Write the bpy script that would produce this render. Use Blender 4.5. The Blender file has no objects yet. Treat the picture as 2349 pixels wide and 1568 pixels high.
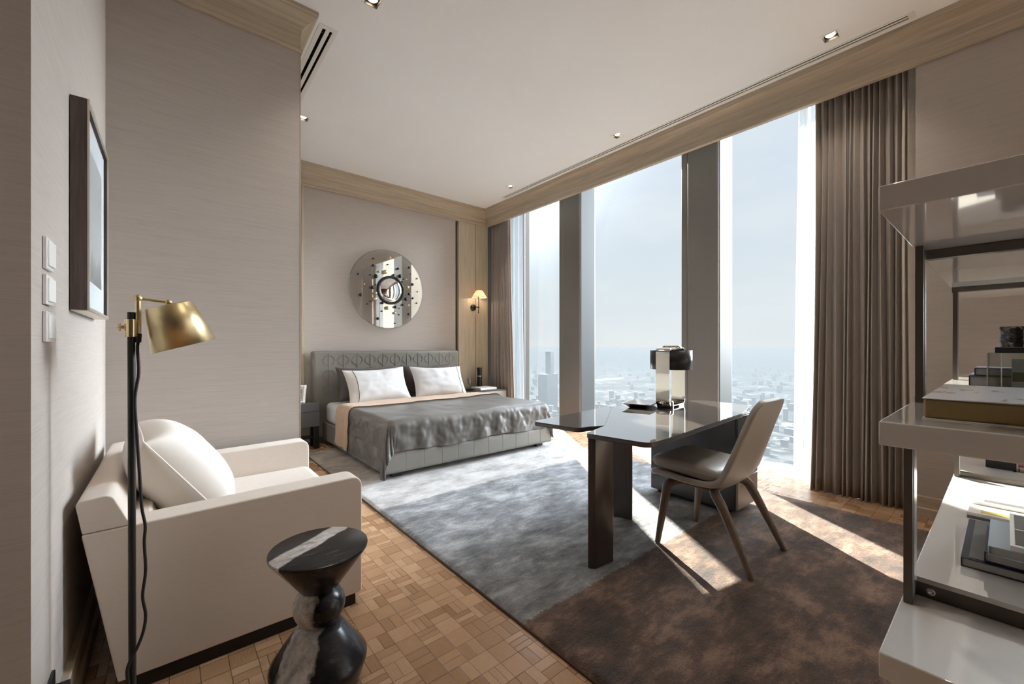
import bpy, bmesh, math, random
from mathutils import Vector, Matrix, Euler, noise as mnoise

random.seed(7)
scene = bpy.context.scene
COL = scene.collection
PI = math.pi

# ------------------------------------------------------------------ camera
F, HY, PSI = 945.0, 796.0, math.atan(786.5 / 945.0)
cam_data = bpy.data.cameras.new('camera')
cam_data.sensor_width = 36.0
cam_data.lens = F / 2349.0 * 36.0
cam_data.shift_y = (HY - 784.0) / 2349.0
cam_data.clip_start = 0.02
cam_data.clip_end = 80000
camera = bpy.data.objects.new('camera', cam_data)
COL.objects.link(camera)
camera.location = (0, 0, 1.2)
camera.rotation_euler = (PI / 2, 0, -PSI)
scene.camera = camera

# ------------------------------------------------------------------ colour management and exposure
scene.view_settings.view_transform = 'Standard'
scene.view_settings.look = 'None'
scene.view_settings.gamma = 1.0
scene.view_settings.use_curve_mapping = False
scene.view_settings.exposure = 1.08
cy = scene.cycles
cy.use_denoising = True
cy.max_bounces = 12
cy.diffuse_bounces = 6
cy.glossy_bounces = 5
cy.transmission_bounces = 6
cy.transparent_max_bounces = 16
cy.volume_bounces = 1
cy.sample_clamp_indirect = 6.0
cy.caustics_reflective = False
cy.caustics_refractive = False

# ------------------------------------------------------------------ sky and sun
AZ = math.radians(56.3)          # the sun stands towards +X +Y
EL = math.radians(30.8)
SUN_DIR = Vector((math.cos(AZ) * math.cos(EL), math.sin(AZ) * math.cos(EL), math.sin(EL)))
world = bpy.data.worlds.new('sky')
scene.world = world
world.use_nodes = True
nt = world.node_tree
nt.nodes.clear()
w_out = nt.nodes.new('ShaderNodeOutputWorld')
w_bg = nt.nodes.new('ShaderNodeBackground')
w_tc = nt.nodes.new('ShaderNodeTexCoord')
w_sep = nt.nodes.new('ShaderNodeSeparateXYZ')
w_ramp = nt.nodes.new('ShaderNodeValToRGB')
nt.links.new(w_tc.outputs['Generated'], w_sep.inputs[0])
nt.links.new(w_sep.outputs['Z'], w_ramp.inputs[0])
cr = w_ramp.color_ramp
cr.elements[0].position = 0.0
cr.elements[0].color = (0.85, 0.88, 0.905, 1)
cr.elements[1].position = 1.0
cr.elements[1].color = (0.80, 0.88, 1.0, 1)
e = cr.elements.new(0.10); e.color = (0.80, 0.86, 0.905, 1)
e = cr.elements.new(0.35); e.color = (0.72, 0.80, 0.90, 1)
# soft thin cloud
w_noise = nt.nodes.new('ShaderNodeTexNoise')
w_noise.inputs['Scale'].default_value = 2.6
w_noise.inputs['Detail'].default_value = 4
w_map = nt.nodes.new('ShaderNodeMapping')
w_map.inputs['Scale'].default_value = (1, 1, 3.5)
nt.links.new(w_tc.outputs['Generated'], w_map.inputs[0])
nt.links.new(w_map.outputs[0], w_noise.inputs['Vector'])
w_cm = nt.nodes.new('ShaderNodeMapRange')
w_cm.inputs['From Min'].default_value = 0.42
w_cm.inputs['From Max'].default_value = 0.72
w_cm.inputs['To Max'].default_value = 0.35
nt.links.new(w_noise.outputs['Fac'], w_cm.inputs['Value'])
w_mix = nt.nodes.new('ShaderNodeMix')
w_mix.data_type = 'RGBA'
nt.links.new(w_cm.outputs[0], w_mix.inputs[0])
nt.links.new(w_ramp.outputs[0], w_mix.inputs[6])
w_mix.inputs[7].default_value = (1.0, 1.0, 1.0, 1)
# bright haze around the sun
w_dot = nt.nodes.new('ShaderNodeVectorMath')
w_dot.operation = 'DOT_PRODUCT'
nt.links.new(w_tc.outputs['Generated'], w_dot.inputs[0])
w_dot.inputs[1].default_value = SUN_DIR
w_pow = nt.nodes.new('ShaderNodeMath')
w_pow.operation = 'POWER'
w_abs = nt.nodes.new('ShaderNodeMath')
w_abs.operation = 'MAXIMUM'
w_abs.inputs[1].default_value = 0.0
nt.links.new(w_dot.outputs['Value'], w_abs.inputs[0])
nt.links.new(w_abs.outputs[0], w_pow.inputs[0])
w_pow.inputs[1].default_value = 55.0
w_glow = nt.nodes.new('ShaderNodeMath')
w_glow.operation = 'MULTIPLY'
nt.links.new(w_pow.outputs[0], w_glow.inputs[0])
w_glow.inputs[1].default_value = 6.0
w_add = nt.nodes.new('ShaderNodeMath')
w_add.operation = 'ADD'
w_add.inputs[1].default_value = 0.465     # brightness of the sky near the horizon
nt.links.new(w_glow.outputs[0], w_add.inputs[0])
# extra overhead sky brightness, out of view, added to light the room
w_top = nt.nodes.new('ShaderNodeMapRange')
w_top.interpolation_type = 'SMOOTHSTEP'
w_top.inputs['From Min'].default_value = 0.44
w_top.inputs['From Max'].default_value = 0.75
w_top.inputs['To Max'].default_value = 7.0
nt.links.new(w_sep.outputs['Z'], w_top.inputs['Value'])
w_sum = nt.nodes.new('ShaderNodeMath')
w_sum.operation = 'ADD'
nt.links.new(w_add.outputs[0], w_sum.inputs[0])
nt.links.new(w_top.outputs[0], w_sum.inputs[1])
nt.links.new(w_mix.outputs[2], w_bg.inputs['Color'])
# made-up bright cloud patch out of view, added to light the left wall
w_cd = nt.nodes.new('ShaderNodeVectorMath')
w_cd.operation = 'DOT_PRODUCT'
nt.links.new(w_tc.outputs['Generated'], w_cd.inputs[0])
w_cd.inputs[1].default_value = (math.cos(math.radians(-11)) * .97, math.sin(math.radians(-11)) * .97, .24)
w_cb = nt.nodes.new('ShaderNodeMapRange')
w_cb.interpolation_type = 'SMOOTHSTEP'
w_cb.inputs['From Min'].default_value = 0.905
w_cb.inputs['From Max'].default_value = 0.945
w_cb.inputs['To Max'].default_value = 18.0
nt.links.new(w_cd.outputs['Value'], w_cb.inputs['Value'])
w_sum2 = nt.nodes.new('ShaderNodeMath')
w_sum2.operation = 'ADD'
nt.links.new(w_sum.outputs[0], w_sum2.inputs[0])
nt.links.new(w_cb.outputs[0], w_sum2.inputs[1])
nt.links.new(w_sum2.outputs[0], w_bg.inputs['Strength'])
nt.links.new(w_bg.outputs[0], w_out.inputs['Surface'])

sun_data = bpy.data.lights.new('sun', 'SUN')
sun_data.energy = 18.0
sun_data.angle = math.radians(0.7)
sun_data.color = (1.0, 0.925, 0.79)
sun = bpy.data.objects.new('sun', sun_data)
COL.objects.link(sun)
sun.rotation_euler = SUN_DIR.to_track_quat('Z', 'Y').to_euler()

LAMP_W = 18.0                     # watts of one ceiling downlight

# ------------------------------------------------------------------ node helpers
class N:
    def __init__(s, name):
        s.m = bpy.data.materials.new(name)
        s.m.use_nodes = True
        s.t = s.m.node_tree
        s.t.nodes.clear()
        s.out = s.t.nodes.new('ShaderNodeOutputMaterial')
        s._tc = None
    def n(s, typ, **kw):
        nd = s.t.nodes.new('ShaderNode' + typ)
        for k, v in kw.items():
            setattr(nd, k, v)
        return nd
    def l(s, a, b):
        s.t.links.new(a, b)
    def put(s, sock, v):
        if isinstance(v, bpy.types.NodeSocket):
            s.l(v, sock)
        elif isinstance(v, (tuple, list)):
            sock.default_value = tuple(v) + ((1,) if len(v) == 3 and len(sock.default_value) == 4 else ())
        else:
            sock.default_value = v
    def pos(s):
        if s._tc is None:
            s._tc = s.n('TexCoord')
        return s._tc.outputs['Object']
    def math(s, op, a, b=None, c=None):
        nd = s.n('Math', operation=op)
        s.put(nd.inputs[0], a)
        if b is not None: s.put(nd.inputs[1], b)
        if c is not None: s.put(nd.inputs[2], c)
        return nd.outputs[0]
    def sep(s, v):
        nd = s.n('SeparateXYZ'); s.l(v, nd.inputs[0]); return nd.outputs
    def comb(s, x, y, z=0.0):
        nd = s.n('CombineXYZ')
        for i, v in enumerate((x, y, z)): s.put(nd.inputs[i], v)
        return nd.outputs[0]
    def map(s, v, scale=(1, 1, 1), rot=(0, 0, 0), loc=(0, 0, 0)):
        nd = s.n('Mapping')
        s.l(v, nd.inputs[0])
        nd.inputs['Scale'].default_value = scale
        nd.inputs['Rotation'].default_value = rot
        nd.inputs['Location'].default_value = loc
        return nd.outputs[0]
    def noise(s, v, scale=5, detail=3, rough=0.5, dist=0.0):
        nd = s.n('TexNoise')
        s.l(v, nd.inputs['Vector'])
        nd.inputs['Scale'].default_value = scale
        nd.inputs['Detail'].default_value = detail
        nd.inputs['Roughness'].default_value = rough
        nd.inputs['Distortion'].default_value = dist
        return nd.outputs['Fac']
    def white(s, v):
        nd = s.n('TexWhiteNoise', noise_dimensions='3D'); s.l(v, nd.inputs['Vector']); return nd.outputs['Value']
    def ramp(s, f, stops):
        nd = s.n('ValToRGB')
        s.put(nd.inputs[0], f)
        els = nd.color_ramp.elements
        while len(els) < len(stops): els.new(0.5)
        for el, (p, c) in zip(els, stops):
            el.position = p
            el.color = tuple(c) + (1,) if len(c) == 3 else c
        return nd.outputs[0]
    def mix(s, f, a, b, mode='MIX'):
        nd = s.n('Mix', data_type='RGBA', blend_type=mode)
        s.put(nd.inputs[0], f); s.put(nd.inputs[6], a); s.put(nd.inputs[7], b)
        return nd.outputs[2]
    def rng(s, v, a, b, c=0.0, d=1.0, smooth=False):
        nd = s.n('MapRange')
        if smooth: nd.interpolation_type = 'SMOOTHSTEP'
        s.put(nd.inputs['Value'], v)
        for k, x in (('From Min', a), ('From Max', b), ('To Min', c), ('To Max', d)): nd.inputs[k].default_value = x
        return nd.outputs[0]
    def bump(s, h, strength=0.3, dist=0.01):
        nd = s.n('Bump')
        s.l(h, nd.inputs['Height'])
        nd.inputs['Strength'].default_value = strength
        nd.inputs['Distance'].default_value = dist
        return nd.outputs[0]
    def principled(s, color, rough=0.5, metal=0.0, normal=None, spec=0.5, coat=0.0, coat_rough=0.05, sheen=0.0, trans=0.0, ior=1.45):
        p = s.n('BsdfPrincipled')
        s.put(p.inputs['Base Color'], color)
        s.put(p.inputs['Roughness'], rough)
        s.put(p.inputs['Metallic'], metal)
        p.inputs['Specular IOR Level'].default_value = spec
        p.inputs['Coat Weight'].default_value = coat
        p.inputs['Coat Roughness'].default_value = coat_rough
        p.inputs['Sheen Weight'].default_value = sheen
        p.inputs['Transmission Weight'].default_value = trans
        p.inputs['IOR'].default_value = ior
        if normal is not None: s.l(normal, p.inputs['Normal'])
        s.l(p.outputs[0], s.out.inputs['Surface'])
        return p

def simple(name, color, rough=0.5, metal=0.0, var=0.0, vscale=30, bump=0.0, bscale=200, stretch=(1, 1, 1), **kw):
    k = N(name)
    c = tuple(color)
    nrm = None
    v = k.map(k.pos(), stretch)
    if var > 0:
        f = k.noise(v, vscale, 3)
        c = k.mix(f, tuple(x * (1 - var) for x in color), tuple(min(1, x * (1 + var)) for x in color))
    if bump > 0:
        nrm = k.bump(k.noise(v, bscale, 2), bump, 0.002)
    k.principled(c, rough, metal, nrm, **kw)
    return k.m

def wallpaper(name, base):
    k = N(name)
    v = k.pos()
    fine = k.noise(k.map(v, (2.2, 2.2, 120)), 3.0, 3, 0.6)
    mid = k.noise(k.map(v, (1.0, 1.0, 26)), 3.0, 3, 0.55)
    big = k.noise(v, 1.2, 2)
    f = k.math('ADD', k.math('MULTIPLY', fine, 0.6), k.math('ADD', k.math('MULTIPLY', mid, 0.3), k.math('MULTIPLY', big, 0.1)))
    c = k.ramp(f, [(0.30, tuple(x * 0.88 for x in base)), (0.5, base), (0.72, tuple(min(1, x * 1.08) for x in base))])
    k.principled(c, 0.85, 0, k.bump(fine, 0.25, 0.002), spec=0.2)
    return k.m

def wood(name, light, dark, axis, scale=1.0, rough=0.5):
    k = N(name)
    st = [22 * scale] * 3
    st[axis] = 1.1 * scale
    v = k.map(k.pos(), tuple(st))
    a = k.noise(v, 1.3, 5, 0.6, 0.6)
    st2 = [140 * scale] * 3
    st2[axis] = 4 * scale
    b = k.noise(k.map(k.pos(), tuple(st2)), 1.0, 2)
    f = k.math('ADD', k.math('MULTIPLY', a, 0.75), k.math('MULTIPLY', b, 0.25))
    c = k.ramp(f, [(0.32, dark), (0.5, tuple((x + y) / 2 for x, y in zip(light, dark))), (0.66, light)])
    k.principled(c, rough, 0, k.bump(f, 0.12, 0.003), spec=0.35)
    return k.m

M = {}
M['wallpaper'] = wallpaper('grasscloth wallpaper', (0.435, 0.39, 0.355))
M['wood_y'] = wood('limed oak along y', (0.54, 0.46, 0.36), (0.37, 0.305, 0.225), 1)
M['wood_x'] = wood('limed oak along x', (0.54, 0.46, 0.36), (0.37, 0.305, 0.225), 0)
M['wood_z'] = wood('limed oak upright', (0.53, 0.465, 0.36), (0.40, 0.335, 0.245), 2)
M['panel_dark'] = simple('dark timber panelling', (0.13, 0.10, 0.08), 0.5)
M['ceiling'] = simple('ceiling paint', (0.89, 0.905, 0.925), 0.9, var=0.02, vscale=2)
M['reveal'] = simple('bronze reveal', (0.10, 0.08, 0.065), 0.5)
M['white'] = simple('white paint', (0.80, 0.80, 0.78), 0.5)
M['white_gloss'] = simple('white plastic', (0.78, 0.78, 0.77), 0.25)
M['black'] = simple('black satin', (0.012, 0.012, 0.013), 0.35)
M['dark_void'] = simple('slot shadow lining', (0.01, 0.01, 0.01), 0.9)
M['column'] = simple('bronze grey metal column', (0.185, 0.178, 0.17), 0.42, 0.35, var=0.04, vscale=3, stretch=(30, 30, 0.6))
M['reveal_light'] = simple('pale aluminium reveal', (0.045, 0.048, 0.050), 0.5, 0.0)

def parquet():
    k = N('teak mosaic parquet')
    x, y, z = k.sep(k.map(k.pos(), (1, 1, 1)))
    S = 0.088
    px = k.math('DIVIDE', x, S); py = k.math('DIVIDE', y, S)
    cx = k.math('FLOOR', px); cyy = k.math('FLOOR', py)
    par = k.math('MODULO', k.math('ABSOLUTE', k.math('ADD', cx, cyy)), 2.0)
    fx = k.math('SUBTRACT', px, cx); fy = k.math('SUBTRACT', py, cyy)
    # across-strip and along-strip coordinates
    u = k.math('ADD', k.math('MULTIPLY', fx, par), k.math('MULTIPLY', fy, k.math('SUBTRACT', 1.0, par)))
    w = k.math('ADD', k.math('MULTIPLY', fy, par), k.math('MULTIPLY', fx, k.math('SUBTRACT', 1.0, par)))
    rc = k.white(k.comb(cx, cyy, 3.0))
    ns = k.math('ADD', 1.0, k.math('FLOOR', k.math('MULTIPLY', rc, 2.5)))      # one to three strips per block
    us = k.math('MULTIPLY', u, ns)
    si = k.math('FLOOR', us)
    uf = k.math('SUBTRACT', us, si)
    r = k.white(k.comb(cx, cyy, k.math('ADD', si, 11.0)))
    gu = k.math('MINIMUM', uf, k.math('SUBTRACT', 1.0, uf))
    gu = k.math('DIVIDE', gu, ns)
    gw = k.math('MINIMUM', w, k.math('SUBTRACT', 1.0, w))
    g = k.math('MINIMUM', gu, gw)
    groove = k.rng(g, 0.004, 0.026, 0.0, 1.0)
    grain_v = k.comb(k.math('MULTIPLY', u, 9.0), k.math('MULTIPLY', w, 1.2), k.math('MULTIPLY', r, 40.0))
    grain = k.noise(grain_v, 2.0, 4, 0.6)
    tone = k.math('ADD', k.math('MULTIPLY', r, 0.50), k.math('MULTIPLY', grain, 0.52))
    c = k.ramp(tone, [(0.12, (0.31, 0.175, 0.090)), (0.5, (0.45, 0.275, 0.155)), (0.92, (0.58, 0.385, 0.24))])
    c = k.mix(groove, k.mix(r, (0.09, 0.045, 0.022), (0.26, 0.15, 0.08)), c)
    h = k.math('ADD', k.math('MULTIPLY', groove, 1.0), k.math('MULTIPLY', r, 0.5))
    k.principled(c, k.rng(r, 0, 1, 0.20, 0.34), 0, k.bump(h, 0.35, 0.002), spec=0.5)
    return k.m
M['parquet'] = parquet()

def rug_mat():
    k = N('banded viscose rug')
    v = k.pos()
    x, y, z = k.sep(v)
    edge = k.math('ADD', y, k.math('MULTIPLY', k.math('SUBTRACT', k.noise(v, 60, 2), 0.5), 0.05))
    patch = k.noise(k.map(v, (1.0, 1.5, 1), (0, 0, 0.5)), 3.6, 8, 0.66, 0.25)
    brush = k.noise(k.map(v, (4.0, 15.0, 1), (0, 0, 0.35)), 1.8, 6, 0.68, 0.3)
    fib = k.noise(v, 150, 3, 0.75)
    f = k.math('ADD', k.math('MULTIPLY', patch, 0.58), k.math('ADD', k.math('MULTIPLY', brush, 0.24), k.math('MULTIPLY', fib, 0.18)))
    brown = k.ramp(f, [(0.39, (0.016, 0.008, 0.006)), (0.5, (0.100, 0.056, 0.037)), (0.60, (0.31, 0.195, 0.135))])
    grey = k.ramp(f, [(0.39, (0.075, 0.08, 0.088)), (0.5, (0.235, 0.245, 0.262)), (0.61, (0.52, 0.54, 0.56))])
    pale = k.ramp(f, [(0.38, (0.27, 0.26, 0.25)), (0.5, (0.52, 0.51, 0.50)), (0.62, (0.72, 0.71, 0.70))])
    tan = k.ramp(f, [(0.38, (0.12, 0.098, 0.078)), (0.5, (0.29, 0.24, 0.195)), (0.62, (0.48, 0.42, 0.35))])
    c = k.mix(k.rng(edge, 1.318, 1.332), brown, grey)
    c = k.mix(k.rng(edge, 2.90, 2.93), c, pale)
    c = k.mix(k.rng(edge, 3.35, 3.9, smooth=True), c, tan)
    h = k.math('ADD', k.math('MULTIPLY', fib, 0.6), k.math('ADD', brush, patch))
    k.principled(c, 0.75, 0, k.bump(h, 0.8, 0.02), spec=0.2, sheen=0.25)
    return k.m
M['rug'] = rug_mat()
M['rug_edge'] = simple('rug binding', (0.06, 0.035, 0.022), 0.9, bump=0.4)

def cloth(name, base, var=0.10, rough=0.85, weave=900, sheen=0.15, streak=0.0):
    k = N(name)
    v = k.pos()
    a = k.noise(k.map(v, (1, 1, 7)), 40, 3) if streak else k.noise(v, 60, 3)
    b = k.noise(v, weave, 1)
    f = k.math('ADD', k.math('MULTIPLY', a, 0.6), k.math('MULTIPLY', b, 0.4))
    c = k.mix(f, tuple(x * (1 - var) for x in base), tuple(min(1, x * (1 + var)) for x in base))
    k.principled(c, rough, 0, k.bump(b, 0.25, 0.001), spec=0.25, sheen=sheen)
    return k.m
M['cream_cloth'] = cloth('cream linen upholstery', (0.66, 0.585, 0.515), 0.10, streak=1)
M['cushion_cloth'] = cloth('ivory cushion cloth', (0.80, 0.75, 0.69), 0.05)
M['curtain'] = cloth('taupe drape', (0.36, 0.318, 0.285), 0.10, 0.8)
M['duvet'] = cloth('satin grey duvet', (0.118, 0.108, 0.100), 0.05, 0.36, sheen=0.05)
M['duvet_tan'] = cloth('tan duvet underside', (0.44, 0.30, 0.20), 0.05, 0.7)
M['piping_dark'] = simple('dark piping', (0.03, 0.027, 0.027), 0.6)
M['linen_white'] = cloth('white bed linen', (0.60, 0.595, 0.60), 0.03, 0.8)
M['linen_beige'] = cloth('ivory pillow border', (0.56, 0.53, 0.495), 0.03, 0.8)
M['pillow_dark'] = cloth('dark satin pillow', (0.075, 0.064, 0.056), 0.10, 0.45)
M['bed_leather'] = simple('taupe grey leather', (0.19, 0.18, 0.158), 0.45, var=0.06, vscale=12, bump=0.12, bscale=300)
M['ns_lacquer'] = simple('slate lacquer', (0.105, 0.11, 0.112), 0.25)
M['ns_pale'] = simple('pale grey lacquer', (0.36, 0.345, 0.325), 0.3)
M['ns_top'] = simple('dark stone top', (0.07, 0.065, 0.06), 0.15)
M['bronze'] = simple('dark bronze metal', (0.075, 0.066, 0.062), 0.36, 0.5)
M['bronze_brown'] = simple('brown bronze lacquer', (0.085, 0.072, 0.066), 0.3, 0.5)
M['pedestal'] = simple('anthracite lacquer', (0.035, 0.034, 0.040), 0.32)
M['drawer_reflection'] = simple('drawer front in carpet reflection brown', (0.22, 0.175, 0.145), 0.35)  # brown reflection of the carpet painted into the lowest drawer front
M['desk_glass'] = simple('smoked back-painted glass', (0.085, 0.078, 0.072), 0.03, spec=1.0, coat=1.0, coat_rough=0.01)
M['chair_leather'] = simple('taupe chair leather', (0.31, 0.28, 0.25), 0.36, var=0.05, vscale=10, bump=0.1, bscale=350)
M['chair_wood'] = wood('stained ash', (0.17, 0.125, 0.10), (0.095, 0.065, 0.052), 2, 1.6, 0.4)
M['chrome'] = simple('smoky chrome', (0.46, 0.43, 0.37), 0.04, 1.0)
M['lamp_black'] = simple('black lamp drum', (0.02, 0.02, 0.022), 0.35)
M['brass'] = simple('brushed brass', (0.66, 0.545, 0.315), 0.33, 1.0, bump=0.1, bscale=60, stretch=(1, 1, 40))
M['brass_pale'] = simple('pale brass', (0.80, 0.68, 0.44), 0.22, 1.0)
M['silver'] = simple('polished silver', (0.75, 0.74, 0.72), 0.12, 1.0)
M['frame_wood'] = wood('dark wenge frame', (0.125, 0.095, 0.085), (0.055, 0.04, 0.037), 2, 2.0, 0.5)
M['champagne'] = simple('champagne metal edge', (0.80, 0.74, 0.66), 0.3, 0.8)
M['mat_board'] = simple('picture mount', (0.66, 0.66, 0.70), 0.8)
M['convex'] = simple('convex mirror', (0.9, 0.9, 0.9), 0.01, 1.0)
M['shelf'] = simple('taupe grey lacquer', (0.62, 0.615, 0.61), 0.06, spec=0.6, coat=0.6, coat_rough=0.02)
M['shelf_dark'] = simple('bronze shelf frame', (0.105, 0.09, 0.078), 0.3, 0.7)
M['shelf_steel'] = simple('steel inlay', (0.52, 0.53, 0.55), 0.2, 0.9)
M['paper'] = simple('paper pages', (0.42, 0.40, 0.39), 0.8, var=0.08, vscale=80, stretch=(1, 1, 60))
M['page_white'] = simple('white page edge', (0.78, 0.77, 0.75), 0.7)
M['gold_edge'] = simple('gilded page edge', (0.30, 0.21, 0.09), 0.35, 0.6)
M['book_navy'] = simple('navy book cloth', (0.02, 0.022, 0.05), 0.5)
M['book_grey'] = simple('grey book cloth', (0.10, 0.10, 0.105), 0.45, var=0.35, vscale=9)
M['book_blue'] = simple('pale blue book cover', (0.42, 0.52, 0.60), 0.4)
M['book_ivory'] = simple('ivory book cover', (0.70, 0.68, 0.64), 0.5)
M['mag_white'] = simple('white magazine cover', (0.82, 0.82, 0.82), 0.35)
M['pink'] = simple('rose paper', (0.62, 0.20, 0.27), 0.4)
M['cable'] = simple('black cable', (0.012, 0.011, 0.011), 0.5)

def glass(name, tint=(0.96, 0.98, 0.98), gloss=0.06):
    k = N(name)
    tr = k.n('BsdfTransparent'); tr.inputs[0].default_value = tint + (1,)
    gl = k.n('BsdfGlossy'); gl.inputs['Roughness'].default_value = 0.0
    lw = k.n('LayerWeight'); lw.inputs['Blend'].default_value = 0.35
    f = k.math('MULTIPLY', lw.outputs['Fresnel'], gloss * 4)
    ms = k.n('MixShader')
    k.l(f, ms.inputs[0]); k.l(tr.outputs[0], ms.inputs[1]); k.l(gl.outputs[0], ms.inputs[2])
    k.l(ms.outputs[0], k.out.inputs['Surface'])
    return k.m
M['window_glass'] = glass('window glass', (0.97, 0.985, 0.985), 0.02)
M['clear'] = glass('clear acrylic', (0.90, 0.92, 0.92), 0.25)
M['glassware'] = glass('drinking glass', (0.93, 0.94, 0.94), 0.2)

def half_mirror():
    k = N('half silvered glass')
    tr = k.n('BsdfTransparent'); tr.inputs[0].default_value = (0.96, 0.96, 0.95, 1)
    gl = k.n('BsdfGlossy'); gl.inputs['Roughness'].default_value = 0.0; gl.inputs[0].default_value = (0.95, 0.95, 0.95, 1)
    ms = k.n('MixShader'); ms.inputs[0].default_value = 0.18
    k.l(tr.outputs[0], ms.inputs[1]); k.l(gl.outputs[0], ms.inputs[2])
    k.l(ms.outputs[0], k.out.inputs['Surface'])
    return k.m
M['half_mirror'] = half_mirror()

def sheer():
    k = N('white sheer voile')
    tr = k.n('BsdfTransparent'); tr.inputs[0].default_value = (1, 1, 1, 1)
    df = k.n('BsdfDiffuse'); df.inputs[0].default_value = (0.60, 0.62, 0.63, 1)
    tl = k.n('BsdfTranslucent'); tl.inputs[0].default_value = (0.42, 0.44, 0.45, 1)
    a = k.n('MixShader'); a.inputs[0].default_value = 0.55
    k.l(df.outputs[0], a.inputs[1]); k.l(tl.outputs[0], a.inputs[2])
    b = k.n('MixShader'); b.inputs[0].default_value = 0.78
    k.l(tr.outputs[0], b.inputs[1]); k.l(a.outputs[0], b.inputs[2])
    k.l(b.outputs[0], k.out.inputs['Surface'])
    return k.m
M['sheer'] = sheer()

def emit(name, color, strength):
    k = N(name)
    em = k.n('Emission')
    em.inputs[0].default_value = tuple(color) + (1,)
    em.inputs[1].default_value = strength
    k.l(em.outputs[0], k.out.inputs['Surface'])
    return k.m
M['bulb'] = emit('warm lamp glow', (1.0, 0.82, 0.58), 9.0)

def shade_lit():
    k = N('ivory lamp shade')
    df = k.n('BsdfDiffuse'); df.inputs[0].default_value = (0.80, 0.72, 0.62, 1)
    tl = k.n('BsdfTranslucent'); tl.inputs[0].default_value = (0.85, 0.70, 0.55, 1)
    a = k.n('MixShader'); a.inputs[0].default_value = 0.5
    k.l(df.outputs[0], a.inputs[1]); k.l(tl.outputs[0], a.inputs[2])
    k.l(a.outputs[0], k.out.inputs['Surface'])
    return k.m
M['shade'] = shade_lit()

def marble():
    k = N('black and white marble')
    v = k.pos()
    x, y, z = k.sep(v)
    wob = k.math('SUBTRACT', k.noise(v, 7, 4, 0.6), 0.5)
    # one white seam across the table top, a wide grey seam down the ball and foot
    d1 = k.math('ADD', k.math('MULTIPLY', x, -0.52), k.math('MULTIPLY', y, 0.85))
    d1 = k.math('ADD', k.math('SUBTRACT', d1, 0.045), k.math('MULTIPLY', wob, 0.05))
    b1 = k.rng(k.math('ABSOLUTE', d1), 0.026, 0.034, 1.0, 0.0)
    d2 = k.math('ADD', k.math('MULTIPLY', x, 0.77), k.math('MULTIPLY', y, -0.64))
    d2 = k.math('ADD', k.math('ADD', d2, 0.03), k.math('MULTIPLY', wob, 0.12))
    b2 = k.rng(k.math('ABSOLUTE', d2), 0.042, 0.054, 1.0, 0.0)
    top = k.rng(z, 0.36, 0.362)
    band = k.math('ADD', k.math('MULTIPLY', b1, top), k.math('MULTIPLY', b2, k.math('SUBTRACT', 1.0, top)))
    streak = k.noise(k.map(v, (9, 30, 9), (0, 0, 0.55)), 1.5, 4, 0.6)
    grain = k.noise(v, 55, 4, 0.7)
    white = k.ramp(k.math('ADD', k.math('MULTIPLY', streak, 0.5), k.math('MULTIPLY', grain, 0.5)),
                   [(0.3, (0.20, 0.19, 0.185)), (0.5, (0.50, 0.485, 0.47)), (0.68, (0.76, 0.74, 0.72))])
    black = k.ramp(streak, [(0.35, (0.008, 0.008, 0.010)), (0.6, (0.022, 0.021, 0.023)), (0.78, (0.10, 0.098, 0.10))])
    k.principled(k.mix(band, black, white), 0.24, 0, None, spec=0.4)
    return k.m
M['marble'] = marble()

def dark_marble():
    k = N('variegated dark marble')
    v = k.pos()
    f = k.noise(v, 28, 4, 0.65, 1.5)
    c = k.ramp(f, [(0.40, (0.012, 0.011, 0.010)), (0.55, (0.05, 0.045, 0.04)), (0.66, (0.5, 0.48, 0.44))])
    k.principled(c, 0.2)
    return k.m
M['dark_marble'] = dark_marble()

def art_print():
    k = N('soft grey landscape print')
    v = k.pos()
    x, y, z = k.sep(v)
    hill = k.math('ADD', z, k.math('MULTIPLY', k.noise(k.map(v, (1, 6, 1)), 1.6, 3), 0.35))
    c = k.ramp(k.rng(hill, 0.10, 0.62), [(0.0, (0.30, 0.28, 0.26)), (0.30, (0.44, 0.42, 0.39)), (0.34, (0.22, 0.215, 0.21)), (0.5, (0.34, 0.335, 0.33)), (0.56, (0.50, 0.50, 0.51)), (1.0, (0.46, 0.46, 0.47))])
    k.principled(c, 0.35, spec=0.4)
    return k.m
M['print'] = art_print()

def cover_art():
    k = N('white book cover with a botanical sketch')
    v = k.pos()
    f = k.noise(k.map(v, (5, 18, 1), (0, 0, 0.35)), 1.2, 3, 0.5, 1.0)
    c = k.ramp(f, [(0.0, (0.62, 0.62, 0.63)), (0.605, (0.62, 0.62, 0.63)), (0.615, (0.36, 0.25, 0.21)), (0.64, (0.45, 0.34, 0.30)), (0.68, (0.52, 0.46, 0.43)), (0.72, (0.50, 0.57, 0.61))])
    k.principled(c, 0.25)
    return k.m
M['cover_art'] = cover_art()

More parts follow.
